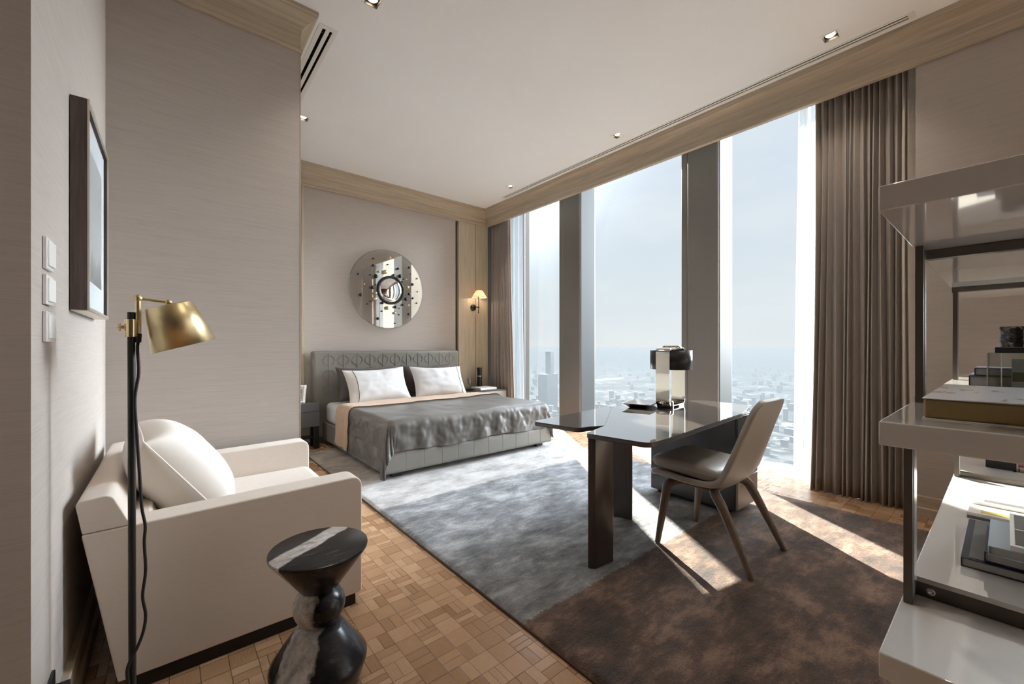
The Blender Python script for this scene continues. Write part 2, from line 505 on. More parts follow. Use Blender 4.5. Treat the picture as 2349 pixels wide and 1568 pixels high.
# ------------------------------------------------------------------ mesh builder
class MB:
    def __init__(s):
        s.v, s.f, s.sm = [], [], []
    def add(s, verts, faces, smooth=False, mat4=None):
        o = len(s.v)
        for p in verts:
            p = Vector(p)
            s.v.append(mat4 @ p if mat4 is not None else p)
        for f in faces:
            s.f.append([i + o for i in f]); s.sm.append(smooth)
        return s
    def box(s, a, b, mat4=None):
        (x0, y0, z0), (x1, y1, z1) = a, b
        v = [(x0, y0, z0), (x1, y0, z0), (x1, y1, z0), (x0, y1, z0), (x0, y0, z1), (x1, y0, z1), (x1, y1, z1), (x0, y1, z1)]
        f = [(0, 3, 2, 1), (4, 5, 6, 7), (0, 1, 5, 4), (1, 2, 6, 5), (2, 3, 7, 6), (3, 0, 4, 7)]
        return s.add(v, f, False, mat4)
    def prism(s, poly, h0, h1, axis=2, mat4=None):
        """a closed outline pulled along an axis; outline in the two other axes in order"""
        n = len(poly)
        def put(p, h):
            q = [0, 0, 0]
            o = [i for i in range(3) if i != axis]
            q[o[0]], q[o[1]], q[axis] = p[0], p[1], h
            return q
        v = [put(p, h0) for p in poly] + [put(p, h1) for p in poly]
        f = [tuple(range(n - 1, -1, -1)), tuple(range(n, 2 * n))]
        f += [(i, (i + 1) % n, n + (i + 1) % n, n + i) for i in range(n)]
        return s.add(v, f, False, mat4)
    def lathe(s, prof, seg=40, mat4=None, smooth=True, sx=1.0, sy=1.0, cap=True):
        v, f = [], []
        n = len(prof)
        for j in range(seg):
            a = 2 * PI * j / seg
            for r, z in prof:
                v.append((r * math.cos(a) * sx, r * math.sin(a) * sy, z))
        for j in range(seg):
            k = (j + 1) % seg
            for i in range(n - 1):
                f.append((j * n + i, k * n + i, k * n + i + 1, j * n + i + 1))
        s.add(v, f, smooth, mat4)
        if cap:
            o = len(s.v) - len(v)
            for i, flip in ((0, True), (n - 1, False)):
                if prof[i][0] > 1e-6:
                    ring = [o + j * n + i for j in range(seg)]
                    s.f.append(ring[::-1] if flip else ring); s.sm.append(False)
        return s
    def tube(s, path, r, seg=10, mat4=None, closed=False, radii=None):
        pts = [Vector(p) for p in path]
        n = len(pts)
        v, f = [], []
        up = None
        for i, p in enumerate(pts):
            a = pts[(i - 1) % n] if (i > 0 or closed) else p
            b = pts[(i + 1) % n] if (i < n - 1 or closed) else p
            t = (b - a).normalized()
            if up is None:
                up = t.orthogonal().normalized()
            up = (up - t * up.dot(t))
            if up.length < 1e-5: up = t.orthogonal()
            up.normalize()
            w = t.cross(up)
            rr = radii[i] if radii else r
            for k in range(seg):
                an = 2 * PI * k / seg
                v.append(p + (up * math.cos(an) + w * math.sin(an)) * rr)
        m = n if closed else n - 1
        for i in range(m):
            j = (i + 1) % n
            for k in range(seg):
                l = (k + 1) % seg
                f.append((i * seg + k, i * seg + l, j * seg + l, j * seg + k))
        if not closed:
            f.append(tuple(range(seg - 1, -1, -1)))
            f.append(tuple((n - 1) * seg + k for k in range(seg)))
        return s.add(v, f, True, mat4)
    def ball(s, c, r, seg=16, rings=10, mat4=None, scale=(1, 1, 1)):
        prof = [(r * math.sin(PI * i / rings), -r * math.cos(PI * i / rings)) for i in range(rings + 1)]
        prof[0] = (0.0, -r); prof[-1] = (0.0, r)
        m = Matrix.Translation(c) @ Matrix.Diagonal((*scale, 1))
        return s.lathe(prof, seg, (mat4 @ m) if mat4 is not None else m, cap=False)
    def grid(s, nu, nv, fn, smooth=True, mat4=None):
        v = [fn(i / nu, j / nv) for j in range(nv + 1) for i in range(nu + 1)]
        f = [(j * (nu + 1) + i, j * (nu + 1) + i + 1, (j + 1) * (nu + 1) + i + 1, (j + 1) * (nu + 1) + i) for j in range(nv) for i in range(nu)]
        return s.add(v, f, smooth, mat4)
    def build(s, name, mat, parent=None, bevel=0.0, segs=2, smooth=None, solid=0.0, solid_off=-1.0, sub=0, merge=0.0):
        me = bpy.data.meshes.new(name)
        me.from_pydata([tuple(p) for p in s.v], [], s.f)
        me.polygons.foreach_set('use_smooth', s.sm if smooth is None else [smooth] * len(s.f))
        me.materials.append(M[mat] if isinstance(mat, str) else mat)
        bm = bmesh.new(); bm.from_mesh(me)
        if merge > 0:
            bmesh.ops.remove_doubles(bm, verts=bm.verts, dist=merge)
        bmesh.ops.recalc_face_normals(bm, faces=bm.faces)
        bm.to_mesh(me); bm.free()
        me.update()
        if any(s.sm):
            me.set_sharp_from_angle(angle=math.radians(48))
        o = bpy.data.objects.new(name, me)
        COL.objects.link(o)
        if parent is not None: o.parent = parent
        if solid > 0:
            md = o.modifiers.new('thickness', 'SOLIDIFY'); md.thickness = solid; md.offset = solid_off
        if bevel > 0:
            md = o.modifiers.new('soft edge', 'BEVEL'); md.width = bevel; md.segments = segs; md.limit_method = 'ANGLE'; md.angle_limit = math.radians(40)
            md.harden_normals = False
            if smooth is None:
                me.polygons.foreach_set('use_smooth', [True] * len(me.polygons))
                try: me.set_sharp_from_angle(angle=math.radians(50))
                except Exception: pass
        if sub > 0:
            md = o.modifiers.new('smooth', 'SUBSURF'); md.levels = sub; md.render_levels = sub
        return o

def box(name, a, b, mat, parent=None, bevel=0.0, segs=2):
    return MB().box(a, b).build(name, mat, parent, bevel, segs)

def tag(o, label=None, cat=None, group=None, kind=None):
    if label: o['label'] = label
    if cat: o['category'] = cat
    if group: o['group'] = group
    if kind: o['kind'] = kind
    return o

def thing(name, label, cat, loc=(0, 0, 0), rz=0.0, group=None):
    o = bpy.data.objects.new(name, None)
    o.empty_display_size = 0.05
    COL.objects.link(o)
    o.location = loc
    o.rotation_euler = (0, 0, rz)
    return tag(o, label, cat, group)

def struct(o, label=None):
    return tag(o, label, None, None, 'structure')

def dup(root, loc=None, rz=None, label=None):
    r = root.copy(); COL.objects.link(r)
    if loc is not None: r.location = loc
    if rz is not None: r.rotation_euler = (0, 0, rz)
    if label: r['label'] = label
    for ch in list(root.children):
        c = ch.copy(); COL.objects.link(c); c.parent = r
        for g in list(ch.children):
            d = g.copy(); COL.objects.link(d); d.parent = c
    return r

def T(x, y, z): return Matrix.Translation((x, y, z))
def RX(a): return Matrix.Rotation(a, 4, 'X')
def RY(a): return Matrix.Rotation(a, 4, 'Y')
def RZ(a): return Matrix.Rotation(a, 4, 'Z')

def smooth01(x):
    x = max(0.0, min(1.0, x)); return x * x * (3 - 2 * x)

# ================================================================== SETTING
ZC = 3.483          # ceiling
XW, YW = 4.10, 5.60 # window-side and bed-side wall faces
XG = 4.80           # window glass

struct(box('floor', (-2.6, -3.1, -0.10), (4.60, 5.75, 0.0), 'parquet'))

# ceiling with openings for downlights and air slots
DL = [(3.74, 0.83), (3.72, 2.69), (3.73, 4.52), (1.033, 2.68), (1.03, 4.49), (1.035, 0.84)]  # the last downlight is out of view, added to brighten the near floor
DLH = 0.046
holes = [(x - DLH, x + DLH, y - DLH, y + DLH) for x, y in DL]
SLOT_W = [(3.905, 3.919, 0.436, 4.905), (3.937, 3.951, 0.436, 4.905)]
SLOT_P = [(0.845, 0.867, 3.13, 4.90), (0.893, 0.911, 3.13, 4.90)]
holes += SLOT_W + SLOT_P
def holed_plane(x0, x1, y0, y1, z, holes):
    xs = sorted({x0, x1} | {v for h in holes for v in h[:2]})
    ys = sorted({y0, y1} | {v for h in holes for v in h[2:]})
    mb = MB()
    for i in range(len(xs) - 1):
        for j in range(len(ys) - 1):
            cx, cyy = (xs[i] + xs[i + 1]) / 2, (ys[j] + ys[j + 1]) / 2
            if any(h[0] < cx < h[1] and h[2] < cyy < h[3] for h in holes): continue
            mb.add([(xs[i], ys[j], z), (xs[i + 1], ys[j], z), (xs[i + 1], ys[j + 1], z), (xs[i], ys[j + 1], z)], [(0, 3, 2, 1)])
    return mb
cm = holed_plane(-2.6, 4.128, -3.1, 5.75, ZC, holes)
cm.add([(-2.6, -3.1, ZC + .30), (4.95, -3.1, ZC + .30), (4.95, 5.75, ZC + .30), (-2.6, 5.75, ZC + .16)], [(0, 3, 2, 1)])
struct(cm.build('ceiling', 'ceiling', merge=1e-5))

# walls
struct(MB().box((1.294, 5.622, 0), (3.507, 5.74, ZC)).build('wall_far', 'wallpaper'))
struct(MB().box((0.60, 5.60, 0), (1.262, 5.74, ZC)).build('wall_far_side', 'wallpaper'))
struct(MB().box((0.5, 5.74, -0.1), (5.2, 5.90, 3.78)).build('wall_outer', 'reveal'))
struct(MB().box((3.507, 5.66, 0), (3.552, 5.74, ZC)).build('trim_1', 'reveal'))
struct(MB().box((1.262, 5.596, 0), (1.294, 5.74, ZC)).build('trim_2', 'wood_z'))
struct(MB().box((3.552, 5.600, 0), (3.882, 5.74, ZC)).build('trim_3', 'wood_z', bevel=0.003))
struct(MB().box((3.889, 5.600, 0), (4.13, 5.74, ZC)).build('trim_4', 'wood_z', bevel=0.003))
struct(MB().box((-0.40, 3.10, 0), (0.69, 5.74, ZC)).build('wall_front', 'wallpaper'))
struct(MB().box((0.6905, 3.098, 0), (0.694, 3.11, 3.21)).build('trim_5', 'wood_z'))
struct(MB().box((-2.7, 1.546, 0), (-0.263, 3.2, ZC)).build('wall_left', 'wallpaper'))
wr = MB().box((XW + .02, -0.95, 0), (4.95, 0.42, ZC + .29)).box((XW + .02, -3.2, 0), (4.95, -2.95, ZC + .29))
struct(wr.build('wall_right', 'wallpaper'))
struct(MB().box((-2.7, -3.3, 0), (4.95, -3.1, 3.78)).build('wall_near', 'panel_dark'))
struct(MB().box((-2.8, -3.2, 0), (-2.6, 1.6, 3.78)).build('wall_side', 'panel_dark'))
# hidden wall pier beside the last pane, added to block a light gap
struct(MB().box((4.45, 0.20, -0.03), (4.95, 0.70, 3.78)).build('wall_window', 'wallpaper'))

# moulded crown: swept with mitres
CROWN = [(-0.03, 3.215), (0.012, 3.215), (0.014, 3.219), (0.014, 3.236), (0.010, 3.240), (0.004, 3.242), (0.004, 3.338), (0.008, 3.343), (0.008, 3.352),
         (0.010, 3.366), (0.020, 3.385), (0.036, 3.404), (0.058, 3.422), (0.080, 3.435), (0.088, 3.442), (0.088, 3.452), (0.095, 3.456), (0.095, ZC), (-0.03, ZC)]
def sweep(path, prof, i0, i1):
    """profile (offset to the left of the path, height) along segments i0..i1 of a polyline, mitred at every path point"""
    P = [Vector(p) for p in path]
    def nrm(a, b):
        d = (b - a).normalized(); return Vector((-d.y, d.x))
    mb = MB()
    rings = []
    for i in range(i0, i1 + 1):
        if i == 0: m = nrm(P[0], P[1])
        elif i == len(P) - 1: m = nrm(P[-2], P[-1])
        else:
            a, b = nrm(P[i - 1], P[i]), nrm(P[i], P[i + 1])
            m = (a + b); m = m / (1 + a.dot(b))
        rings.append([(P[i].x + m.x * o, P[i].y + m.y * o, z) for o, z in prof])
    n = len(prof)
    v = [p for r in rings for p in r]
    f = []
    for i in range(len(rings) - 1):
        for k in range(n):
            l = (k + 1) % n
            f.append((i * n + k, i * n + l, (i + 1) * n + l, (i + 1) * n + k))
    f.append(tuple(range(n))); f.append(tuple((len(rings) - 1) * n + k for k in range(n)))
    mb.add(v, f, False)
    return mb
CPATH = [(4.10, -3.1), (4.10, 5.60), (0.69, 5.60), (0.69, 3.10), (-0.263, 3.10), (-0.263, 1.546), (-2.6, 1.546)]
struct(sweep(CPATH, CROWN, 0, 1).build('trim_6', 'wood_y'))
struct(sweep(CPATH, CROWN, 1, 2).build('trim_7', 'wood_x'))
struct(sweep(CPATH, CROWN, 2, 3).build('trim_8', 'wood_y'))
struct(sweep(CPATH, CROWN, 3, 4).build('trim_9', 'wood_x'))
struct(sweep(CPATH, CROWN, 4, 5).build('trim_10', 'wood_y'))
# baseboards
BASE = [(-0.005, 0.0), (0.030, 0.0), (0.030, 0.062), (0.020, 0.068), (0.020, 0.142), (0.016, 0.147), (-0.005, 0.147)]
struct(sweep([(4.12, -3.1), (4.12, 0.42)], BASE, 0, 1).build('baseboard_right', 'wood_y'))
struct(sweep([(0.69, 3.10), (-0.263, 3.10)], BASE, 0, 1).build('baseboard_front', 'wood_x'))
struct(sweep([(-0.263, 3.10), (-0.263, 1.546)], BASE, 0, 1).build('baseboard_left', 'wood_y'))

# window columns and glazing
def column(n, y0, y1):
    r = struct(MB().box((4.50, y0, -0.02), (XG + 0.06, y1 - 0.075, 3.77)).build('trim_%d' % n, 'column', bevel=0.02, segs=4))
    o = MB().box((4.515, y1 - 0.073, -0.02), (XG + 0.03, y1, 3.77)).build('column_strip', 'column', r, bevel=0.008)
    o = MB().box((4.53, y0 - 0.006, -0.02), (XG + 0.02, y0 - 0.0005, 3.77)).build('column_reveal', 'reveal_light', r)
    return r
column(11, 3.90, 4.315)
column(12, 1.97, 2.39)
column(13, 5.46, 5.74)
def window(n, y0, y1):
    w = struct(MB().box((XG - .006, y0, -0.03), (XG + .006, y1, 3.77)).build('window_%d' % n, 'window_glass'))
    MB().box((4.60, y0, -0.10), (XG + .03, y1, -0.035)).build('window_sill', 'white', w, bevel=0.004)
    MB().box((XG - .03, y0, -0.035), (XG + .03, y1, 0.0)).box((XG - .03, y0, 3.73), (XG + .03, y1, 3.77)).build('window_frame', 'white', w)
window(1, 4.315, 5.46)
window(2, 2.39, 3.90)
window(3, 0.70, 1.97)
window(4, -2.95, -0.95)      # invented window beside the camera, out of view, added for more daylight

# ================================================================== CEILING FITTINGS
def downlight(x, y, label):
    t = thing('downlight', label, 'ceiling light', (x, y, ZC), 0, 'square recessed downlights')
    mb = MB()
    o, i = 0.056, 0.044
    for a, b in (((-o, -o, -.004), (o, -i, .0)), ((-o, i, -.004), (o, o, .0)), ((-o, -i, -.004), (-i, i, .0)), ((i, -i, -.004), (o, i, .0))):
        mb.box(a, b)
    mb.build('frame', 'ceiling', t)
    c = MB()
    for a, b in (((-i, -i, -.003), (i, -i + .003, .07)), ((-i, i - .003, -.003), (i, i, .07)), ((-i, -i + .003, -.003), (-i + .003, i - .003, .07)), ((i - .003, -i + .003, -.003), (i, i - .003, .07)), ((-i, -i, .067), (i, i, .07))):
        c.box(a, b)
    c.build('housing', 'bronze', t)
    MB().lathe([(0.036, 0.016), (0.036, 0.024), (0.027, 0.03), (0.024, 0.03)], 28, cap=False).build('reflector', 'brass_pale', t, solid=0.002)
    MB().lathe([(0.0, 0.006), (0.022, 0.007), (0.025, 0.012), (0.025, 0.030), (0.0, 0.030)], 24, cap=False).build('bulb', 'bulb', t)
    ld = bpy.data.lights.new('downlight_beam', 'SPOT')
    ld.energy = LAMP_W; ld.color = (1.0, 0.88, 0.74); ld.spot_size = math.radians(95); ld.spot_blend = 0.8; ld.shadow_soft_size = 0.03
    lo = bpy.data.objects.new('beam', ld); COL.objects.link(lo); lo.parent = t; lo.location = (0, 0, -0.012)
    return t
DLL = ['square recessed downlight nearest the tall curtain by the right wall', 'square recessed downlight beside the long slot, second along the windows',
       'small square recessed downlight in the far corner by the window slot', 'square recessed downlight cut by the top edge of the photo',
       'square recessed downlight half hidden behind the papered wall corner', 'unseen square downlight added above the near end of the rug to brighten the floor']
for (x, y), lb in zip(DL, DLL): downlight(x, y, lb)

def diffuser(name, label, slots, edge, bars):
    x0 = min(s[0] for s in slots) - edge; x1 = max(s[1] for s in slots) + edge
    y0, y1 = slots[0][2] - 0.035, slots[0][3] + 0.035
    t = thing(name, label, 'air vent', ((x0 + x1) / 2, (y0 + y1) / 2, ZC))
    ox, oy = (x0 + x1) / 2, (y0 + y1) / 2
    mb = MB()
    cuts = [x0] + [v for s in slots for v in s[:2]] + [x1]
    for a, b in zip(cuts[0::2], cuts[1::2]):
        mb.box((a - ox, y0 - oy, -.004), (b - ox, y1 - oy, 0))
    for s in slots:
        mb.box((s[0] - ox, y0 - oy, -.004), (s[1] - ox, s[2] - oy, 0)).box((s[0] - ox, s[3] - oy, -.004), (s[1] - ox, y1 - oy, 0))
    mb.build('frame', 'white', t)
    b = MB()
    for s in slots:
        a0, a1 = s[0] - ox + .0005, s[1] - ox - .0005
        b.box((a0, s[2] - oy, .10), (a1, s[3] - oy, .11)).box((a0, s[2] - oy, 0), (a0 + .001, s[3] - oy, .10)).box((a1 - .001, s[2] - oy, 0), (a1, s[3] - oy, .10))
    b.build('slot_lining', 'dark_void', t)
    for s in slots:
        for k in range(bars):
            y = s[2] + (s[3] - s[2]) * (k + 0.16) / bars - oy
            MB().box((s[0] - ox, y, .006), (s[1] - ox, y + .006, .012)).build('vane', 'bronze', t)
diffuser('air_diffuser', 'long white double slot air diffuser in the ceiling along the windows', SLOT_W, 0.016, 9)
diffuser('air_diffuser', 'short double slot air diffuser beside the papered wall corner', SLOT_P, 0.030, 5)

# ================================================================== CURTAINS
def drape(name, label, xc, y0, y1, y0b, y1b, folds, amp, mat, z0, z1, seed, cat, solid=0.004, hem=0.0, slant=0.0):
    rnd = random.Random(seed)
    w = [rnd.uniform(0.65, 1.4) for _ in range(folds)]
    tot = sum(w); acc = [0]
    for q in w: acc.append(acc[-1] + q / tot)
    am = [rnd.uniform(0.7, 1.25) for _ in range(folds)]
    dr = [rnd.uniform(-1, 1) for _ in range(folds + 1)]
    NU, NV = folds * 14, 26
    t = thing(name, label, cat, (xc, (y0b + y1b) / 2, 0))
    oy = (y0b + y1b) / 2
    def fn(u, v):
        i = 0
        while i < folds - 1 and u > acc[i + 1]: i += 1
        ph = (u - acc[i]) / (acc[i + 1] - acc[i])
        ya = y0 + (y1 - y0) * u; yb = y0b + (y1b - y0b) * u
        b = 1 - v
        k = b ** 1.6
        y = ya + (yb - ya) * k
        wob = dr[i] * (1 - ph) + dr[i + 1] * ph
        y += wob * 0.012 * k + 0.008 * math.sin(3.1 * v + i * 1.7)
        s = math.sin(2 * PI * ph)
        s = math.copysign(abs(s) ** 0.75, s)
        a = amp * am[i] * (0.72 + 0.38 * k)
        x = a * s + slant * k + 0.006 * math.sin(5 * v + i)
        # folds lean over one another
        y += 0.35 * a * math.sin(4 * PI * ph) * 0.5
        z = z0 + (z1 - z0) * v
        if v < 0.001: z += hem * (0.5 + 0.5 * math.sin(i * 2.3))
        return (x, y - oy, z)
    MB().grid(NU, NV, fn).build('cloth', mat, t, solid=solid, solid_off=0)
    return t
drape('curtain', 'tall taupe pleated curtain gathered beside the right-hand papered wall', 4.205, 0.465, 1.035, 0.445, 1.065, 14, 0.040, 'curtain', 0.001, 3.44, 3, 'curtain', slant=-0.02)
drape('curtain', 'taupe pleated curtain gathered in the corner beside the bed', 4.205, 5.09, 5.575, 4.97, 5.575, 11, 0.040, 'curtain', 0.015, 3.44, 5, 'curtain', slant=-0.01)
drape('sheer_curtain', 'white sheer curtain edge peeking from behind the right taupe curtain', 4.40, 0.80, 1.22, 0.80, 1.245, 9, 0.028, 'sheer', 0.012, 3.44, 8, 'sheer curtain', solid=0)
drape('sheer_curtain', 'white sheer curtain beside the bed corner, in front of the far window', 4.42, 5.05, 5.50, 5.02, 5.50, 9, 0.028, 'sheer', 0.012, 3.44, 9, 'sheer curtain', solid=0)

# ================================================================== RUG
RX0, RX1, RY0, RY1 = 1.165, 3.77, -0.35, 5.06
def rug_fn(u, v):
    x = RX0 + (RX1 - RX0) * u; y = RY0 + (RY1 - RY0) * v
    h = 0.018 + 0.003 * mnoise.noise((x * 5, y * 5, 0)) + 0.002 * mnoise.noise((x * 18, y * 18, 3))
    e = min(x - RX0, RX1 - x, y - RY0, RY1 - y)
    h *= smooth01(e / 0.02 + 0.25)
    return (x, y, h)
def rug():
    t = thing('rug', 'large soft rug in bands of brown, blue grey and pale grey under desk and bed', 'rug', ((RX0 + RX1) / 2, (RY0 + RY1) / 2, 0))
    mb = MB()
    mb.grid(130, 250, rug_fn)
    mb.v = [p - t.location for p in mb.v]
    k = mb.build('pile', 'rug', t)
    b = MB()
    hx, hy = (RX1 - RX0) / 2, (RY1 - RY0) / 2
    for a, c in (((-hx - .004, -hy - .004, 0), (hx + .004, -hy + .006, .010)), ((-hx - .004, hy - .006, 0), (hx + .004, hy + .004, .010)), ((-hx - .004, -hy, 0), (-hx + .006, hy, .010)), ((hx - .006, -hy, 0), (hx + .004, hy, .010))):
        b.box(a, c)
    b.build('binding', 'rug_edge', t, bevel=0.002)
    return t
rug_t = rug()
RUGZ = 0.0215
# the rug pattern is read in room coordinates: shift the object coordinate by the rug's own place
for nd in [n for n in M['rug'].node_tree.nodes if n.type == 'TEX_COORD']:
    tree = M['rug'].node_tree
    mp = tree.nodes.new('ShaderNodeMapping')
    mp.inputs['Location'].default_value = rug_t.location
    outs = [l for l in tree.links if l.from_node == nd]
    for l in outs:
        to = l.to_socket; tree.links.remove(l); tree.links.new(mp.outputs[0], to)
    tree.links.new(nd.outputs['Object'], mp.inputs[0])

# ================================================================== BED
def round_poly(pts, r, seg=5):
    """outline with rounded corners; r a number or one per corner"""
    out = []
    n = len(pts)
    for i in range(n):
        p0, p1, p2 = Vector(pts[i - 1]), Vector(pts[i]), Vector(pts[(i + 1) % n])
        rr = r[i] if isinstance(r, (list, tuple)) else r
        a, b = (p0 - p1), (p2 - p1)
        if rr <= 0: out.append(tuple(p1)); continue
        ang = a.angle(b)
        d = min(rr / math.tan(ang / 2), a.length * 0.49, b.length * 0.49)
        q0, q1 = p1 + a.normalized() * d, p1 + b.normalized() * d
        for k in range(seg + 1):
            t = k / seg
            out.append(tuple((1 - t) ** 2 * q0 + 2 * t * (1 - t) * p1 + t * t * q1))
    return out

BX0, BX1, BYF, BYH = 1.47, 3.53, 3.50, 5.45
def bed():
    t = thing('bed', 'king size bed with channelled taupe leather base and embossed headboard', 'bed', (2.5, 4.5, 0))
    ox, oy = 2.5, 4.5
    L = lambda x, y, z: (x - ox, y - oy, z)
    base = MB()
    n = 11
    w = (BX1 - BX0) / n
    front = round_poly([(BYF - oy, .065), (BYF + .14 - oy, .065), (BYF + .14 - oy, .272), (BYF - oy, .272)], [.035, .004, .004, .06], 6)
    for i in range(n):
        base.prism(front, BX0 + i * w - ox + .0004, BX0 + (i + 1) * w - ox - .0004, 0)
    m = 10
    h = (BYH - BYF - .14) / m
    for i in range(m):
        for x0, x1 in ((BX0, BX0 + .14), (BX1 - .14, BX1)):
            base.box(L(x0, BYF + .14 + i * h, .065), L(x1, BYF + .14 + (i + 1) * h, .272))
    base.box(L(BX0 + .13, BYF + .13, .08), L(BX1 - .13, BYH, .255))
    base.build('base', 'bed_leather', t, bevel=0.011, segs=3)
    for x, y in ((1.60, 3.62), (3.40, 3.62), (1.60, 5.3), (3.40, 5.3)):
        MB().box(L(x - .05, y - .05, RUGZ if y < 5.0 else 0.0), L(x + .05, y + .05, .068)).build('leg', 'black', t, bevel=0.004)
    # headboard with embossed rings and rods
    hb = MB().box(L(1.355, 5.452, .06), L(3.468, 5.59, 1.155))
    hb.build('headboard', 'bed_leather', t, bevel=0.035, segs=4)
    pat = MB()
    xs = [1.547, 1.724, 1.899, 2.072, 2.248, 2.422, 2.594, 2.768, 2.943, 3.118, 3.294]
    for i, x in enumerate(xs):
        pat.tube([L(x, 5.450, 0.60), L(x, 5.450, 1.125)], 0.0034, 8)
        for zc in (1.035, 0.853, 0.671):
            for sgn in (-1, 1):
                pts = []
                for k in range(15):
                    a = PI / 2 + sgn * PI * k / 14
                    pts.append(L(x + sgn * 0.005 * 0 + 0.068 * math.cos(a) - sgn * 0.0, 5.450, zc + 0.063 * math.sin(a)))
                pat.tube(pts, 0.0032, 6)
    hbo = [c for c in t.children if c.name.startswith('headboard')][0]
    pat.build('stitched_pattern', 'bed_leather', hbo)
    MB().box(L(1.50, 3.545, .262), L(3.50, 5.45, .512)).build('mattress', 'linen_white', t, bevel=0.06, segs=5)
    return t
bed_t = bed()

# duvet draped over the foot and sides
DZ, DR = 0.537, 0.075
DXL, DXR, DYF = 1.485, 3.515, 3.505
def fall(s):
    q = DR * PI / 2
    if s < q: return DR * math.sin(s / DR), DR * (1 - math.cos(s / DR))
    return DR, DR + (s - q)
def drape_pt(x, y, off=0.0, amp=1.0):
    """x, y: place on the flat cloth; returns the place once it hangs over the bed edges"""
    sx = 0.0; sgn = 0
    if x < DXL + DR: sx = DXL + DR - x; sgn = -1
    elif x > DXR - DR: sx = x - (DXR - DR); sgn = 1
    sy = max(0.0, DYF + DR - y)
    s = math.hypot(sx, sy)
    bx = min(max(x, DXL + DR), DXR - DR); by = max(y, DYF + DR)
    puff = 0.016 * mnoise.noise((x * 2.0, y * 2.3, 1.0)) + 0.005 * mnoise.noise((x * 7, y * 5, 4.0)) + 0.0022 * mnoise.noise((x * 6, y * 22, 9.0))
    if s <= 0: return Vector((bx, by, DZ + off + puff * amp))
    dx, dy = sgn * sx / s, -sy / s
    h, d = fall(s)
    hang = max(0.0, d - DR)
    corner = min(sx, sy) / max(sx, sy) if sx > 0 and sy > 0 else 0.0
    ang = math.atan2(sy, sx) if s > 0 else 0
    along = y if sx > sy else x
    wr = 0.010 * math.sin(along * 21 + 1.3 * math.sin(along * 7)) * min(1, hang / 0.12)
    wr += corner * 0.022 * math.sin(ang * 22 + 2 * math.sin(s * 9)) * min(1, hang / 0.15 + 0.4)
    wr += (0.012 * mnoise.noise((x * 9, y * 9, 7)) + 0.007 * mnoise.noise((x * 24, y * 20, 2))) * min(1, s / 0.1)
    h += wr * amp + 0.05 * hang + off + (0.16 * hang * corner)
    z = DZ - d + puff * amp + off * max(0.0, 1 - s / 0.15)
    p = Vector((bx + dx * h, by + dy * h, z))
    if p.z < RUGZ + 0.008:
        p.z = RUGZ + 0.008
    return p
YTAN = 4.47
def duvet():
    t = thing('duvet', 'grey satin duvet with tan fold over the bed, one corner touching the rug', 'duvet', (2.5, 4.2, 0))
    o = Vector((2.5, 4.2, 0))
    xl, xr, yf = DXL - 0.42, DXR + 0.26, DYF - 0.25
    MB().grid(170, 110, lambda u, v: drape_pt(xl + (xr - xl) * u, yf + (YTAN + .04 - yf) * v) - o).build('cover', 'duvet', t, solid=0.014, solid_off=0, sub=1)
    xl2, xr2 = DXL - 0.41, DXR + 0.30
    def ft(u, v):
        x = xl2 + (xr2 - xl2) * u
        y = YTAN + 0.02 * math.sin(u * 3) + (4.93 + 0.03 * math.sin(u * 4) - YTAN) * v
        return drape_pt(x, y, 0.012 - 0.006 * v, 0.8) - o
    MB().grid(90, 18, ft).build('folded_border', 'duvet_tan', t, solid=0.012, solid_off=0, sub=1)
    pts = [drape_pt(xl + .01 + (xr - xl - .02) * k / 80, YTAN + 0.002 + 0.02 * math.sin(k / 80 * 3), 0.020, 0.9) - o for k in range(81)]
    MB().tube(pts, 0.006, 8).build('piping', 'piping_dark', t)
    return t
duvet()

def pillow_pts(u, v, w, h, th, side, seed):
    a, b = 2 * u - 1, 2 * v - 1
    ex = (1 - abs(a) ** 2.6); ey = (1 - abs(b) ** 2.6)
    k = max(0.0, ex * ey) ** 0.52
    pinch = 1 - 0.075 * (1 - b * b); pinchy = 1 - 0.11 * (1 - a * a)
    wr = (0.010 * mnoise.noise((a * 3.5, b * 3.5, seed)) + 0.005 * mnoise.noise((a * 9, b * 7, seed + 3))) * min(1, k * 1.5)
    return Vector((a * w / 2 * pinch, side * (th / 2 * k + wr), b * h / 2 * pinchy))
def pillow_mesh(w, h, th, seed, u0=0.0, u1=1.0, grow=0.0):
    mb = MB()
    for side in (-1, 1):
        mb.grid(26, 20, lambda u, v: pillow_pts(u0 + (u1 - u0) * u, v, w, h, th + grow, side, seed))
    return mb
def pillow(name, label, x, y, z, w, h, th, tilt, mat, seed, stripe=None, rz=0.0, rz2=0.0):
    t = thing(name, label, 'pillow', (x, y, z), rz)
    m = T(0, 0, 0.0) @ RY(rz2) @ RX(-tilt)
    if stripe is None:
        mb = pillow_mesh(w, h, th, seed); mb.v = [m @ p for p in mb.v]
        mb.build('cover', mat, t, merge=0.0005, sub=1)
    else:
        u = stripe
        a, b = (u, 1.0) if u < 0.5 else (0.0, u)
        mb = pillow_mesh(w, h, th, seed, a, b); mb.v = [m @ p for p in mb.v]; mb.build('cover', mat, t, merge=0.0005)
        a, b = (0.0, u) if u < 0.5 else (u, 1.0)
        mb = pillow_mesh(w, h, th, seed, a, b); mb.v = [m @ p for p in mb.v]; mb.build('border', 'linen_beige', t, merge=0.0005)
        pts = [m @ (pillow_pts(u, k / 24, w, h, th, -1, seed) + Vector((0, -.0015, 0))) for k in range(1, 24)]
        MB().tube(pts, 0.003, 6).build('piping', 'piping_dark', t)
    return t
pillow('pillow', 'dark satin pillow leaning on the headboard, the one behind the left white pillow', 2.0, 5.29, 0.74, 0.84, 0.47, 0.17, 0.36, 'pillow_dark', 3)
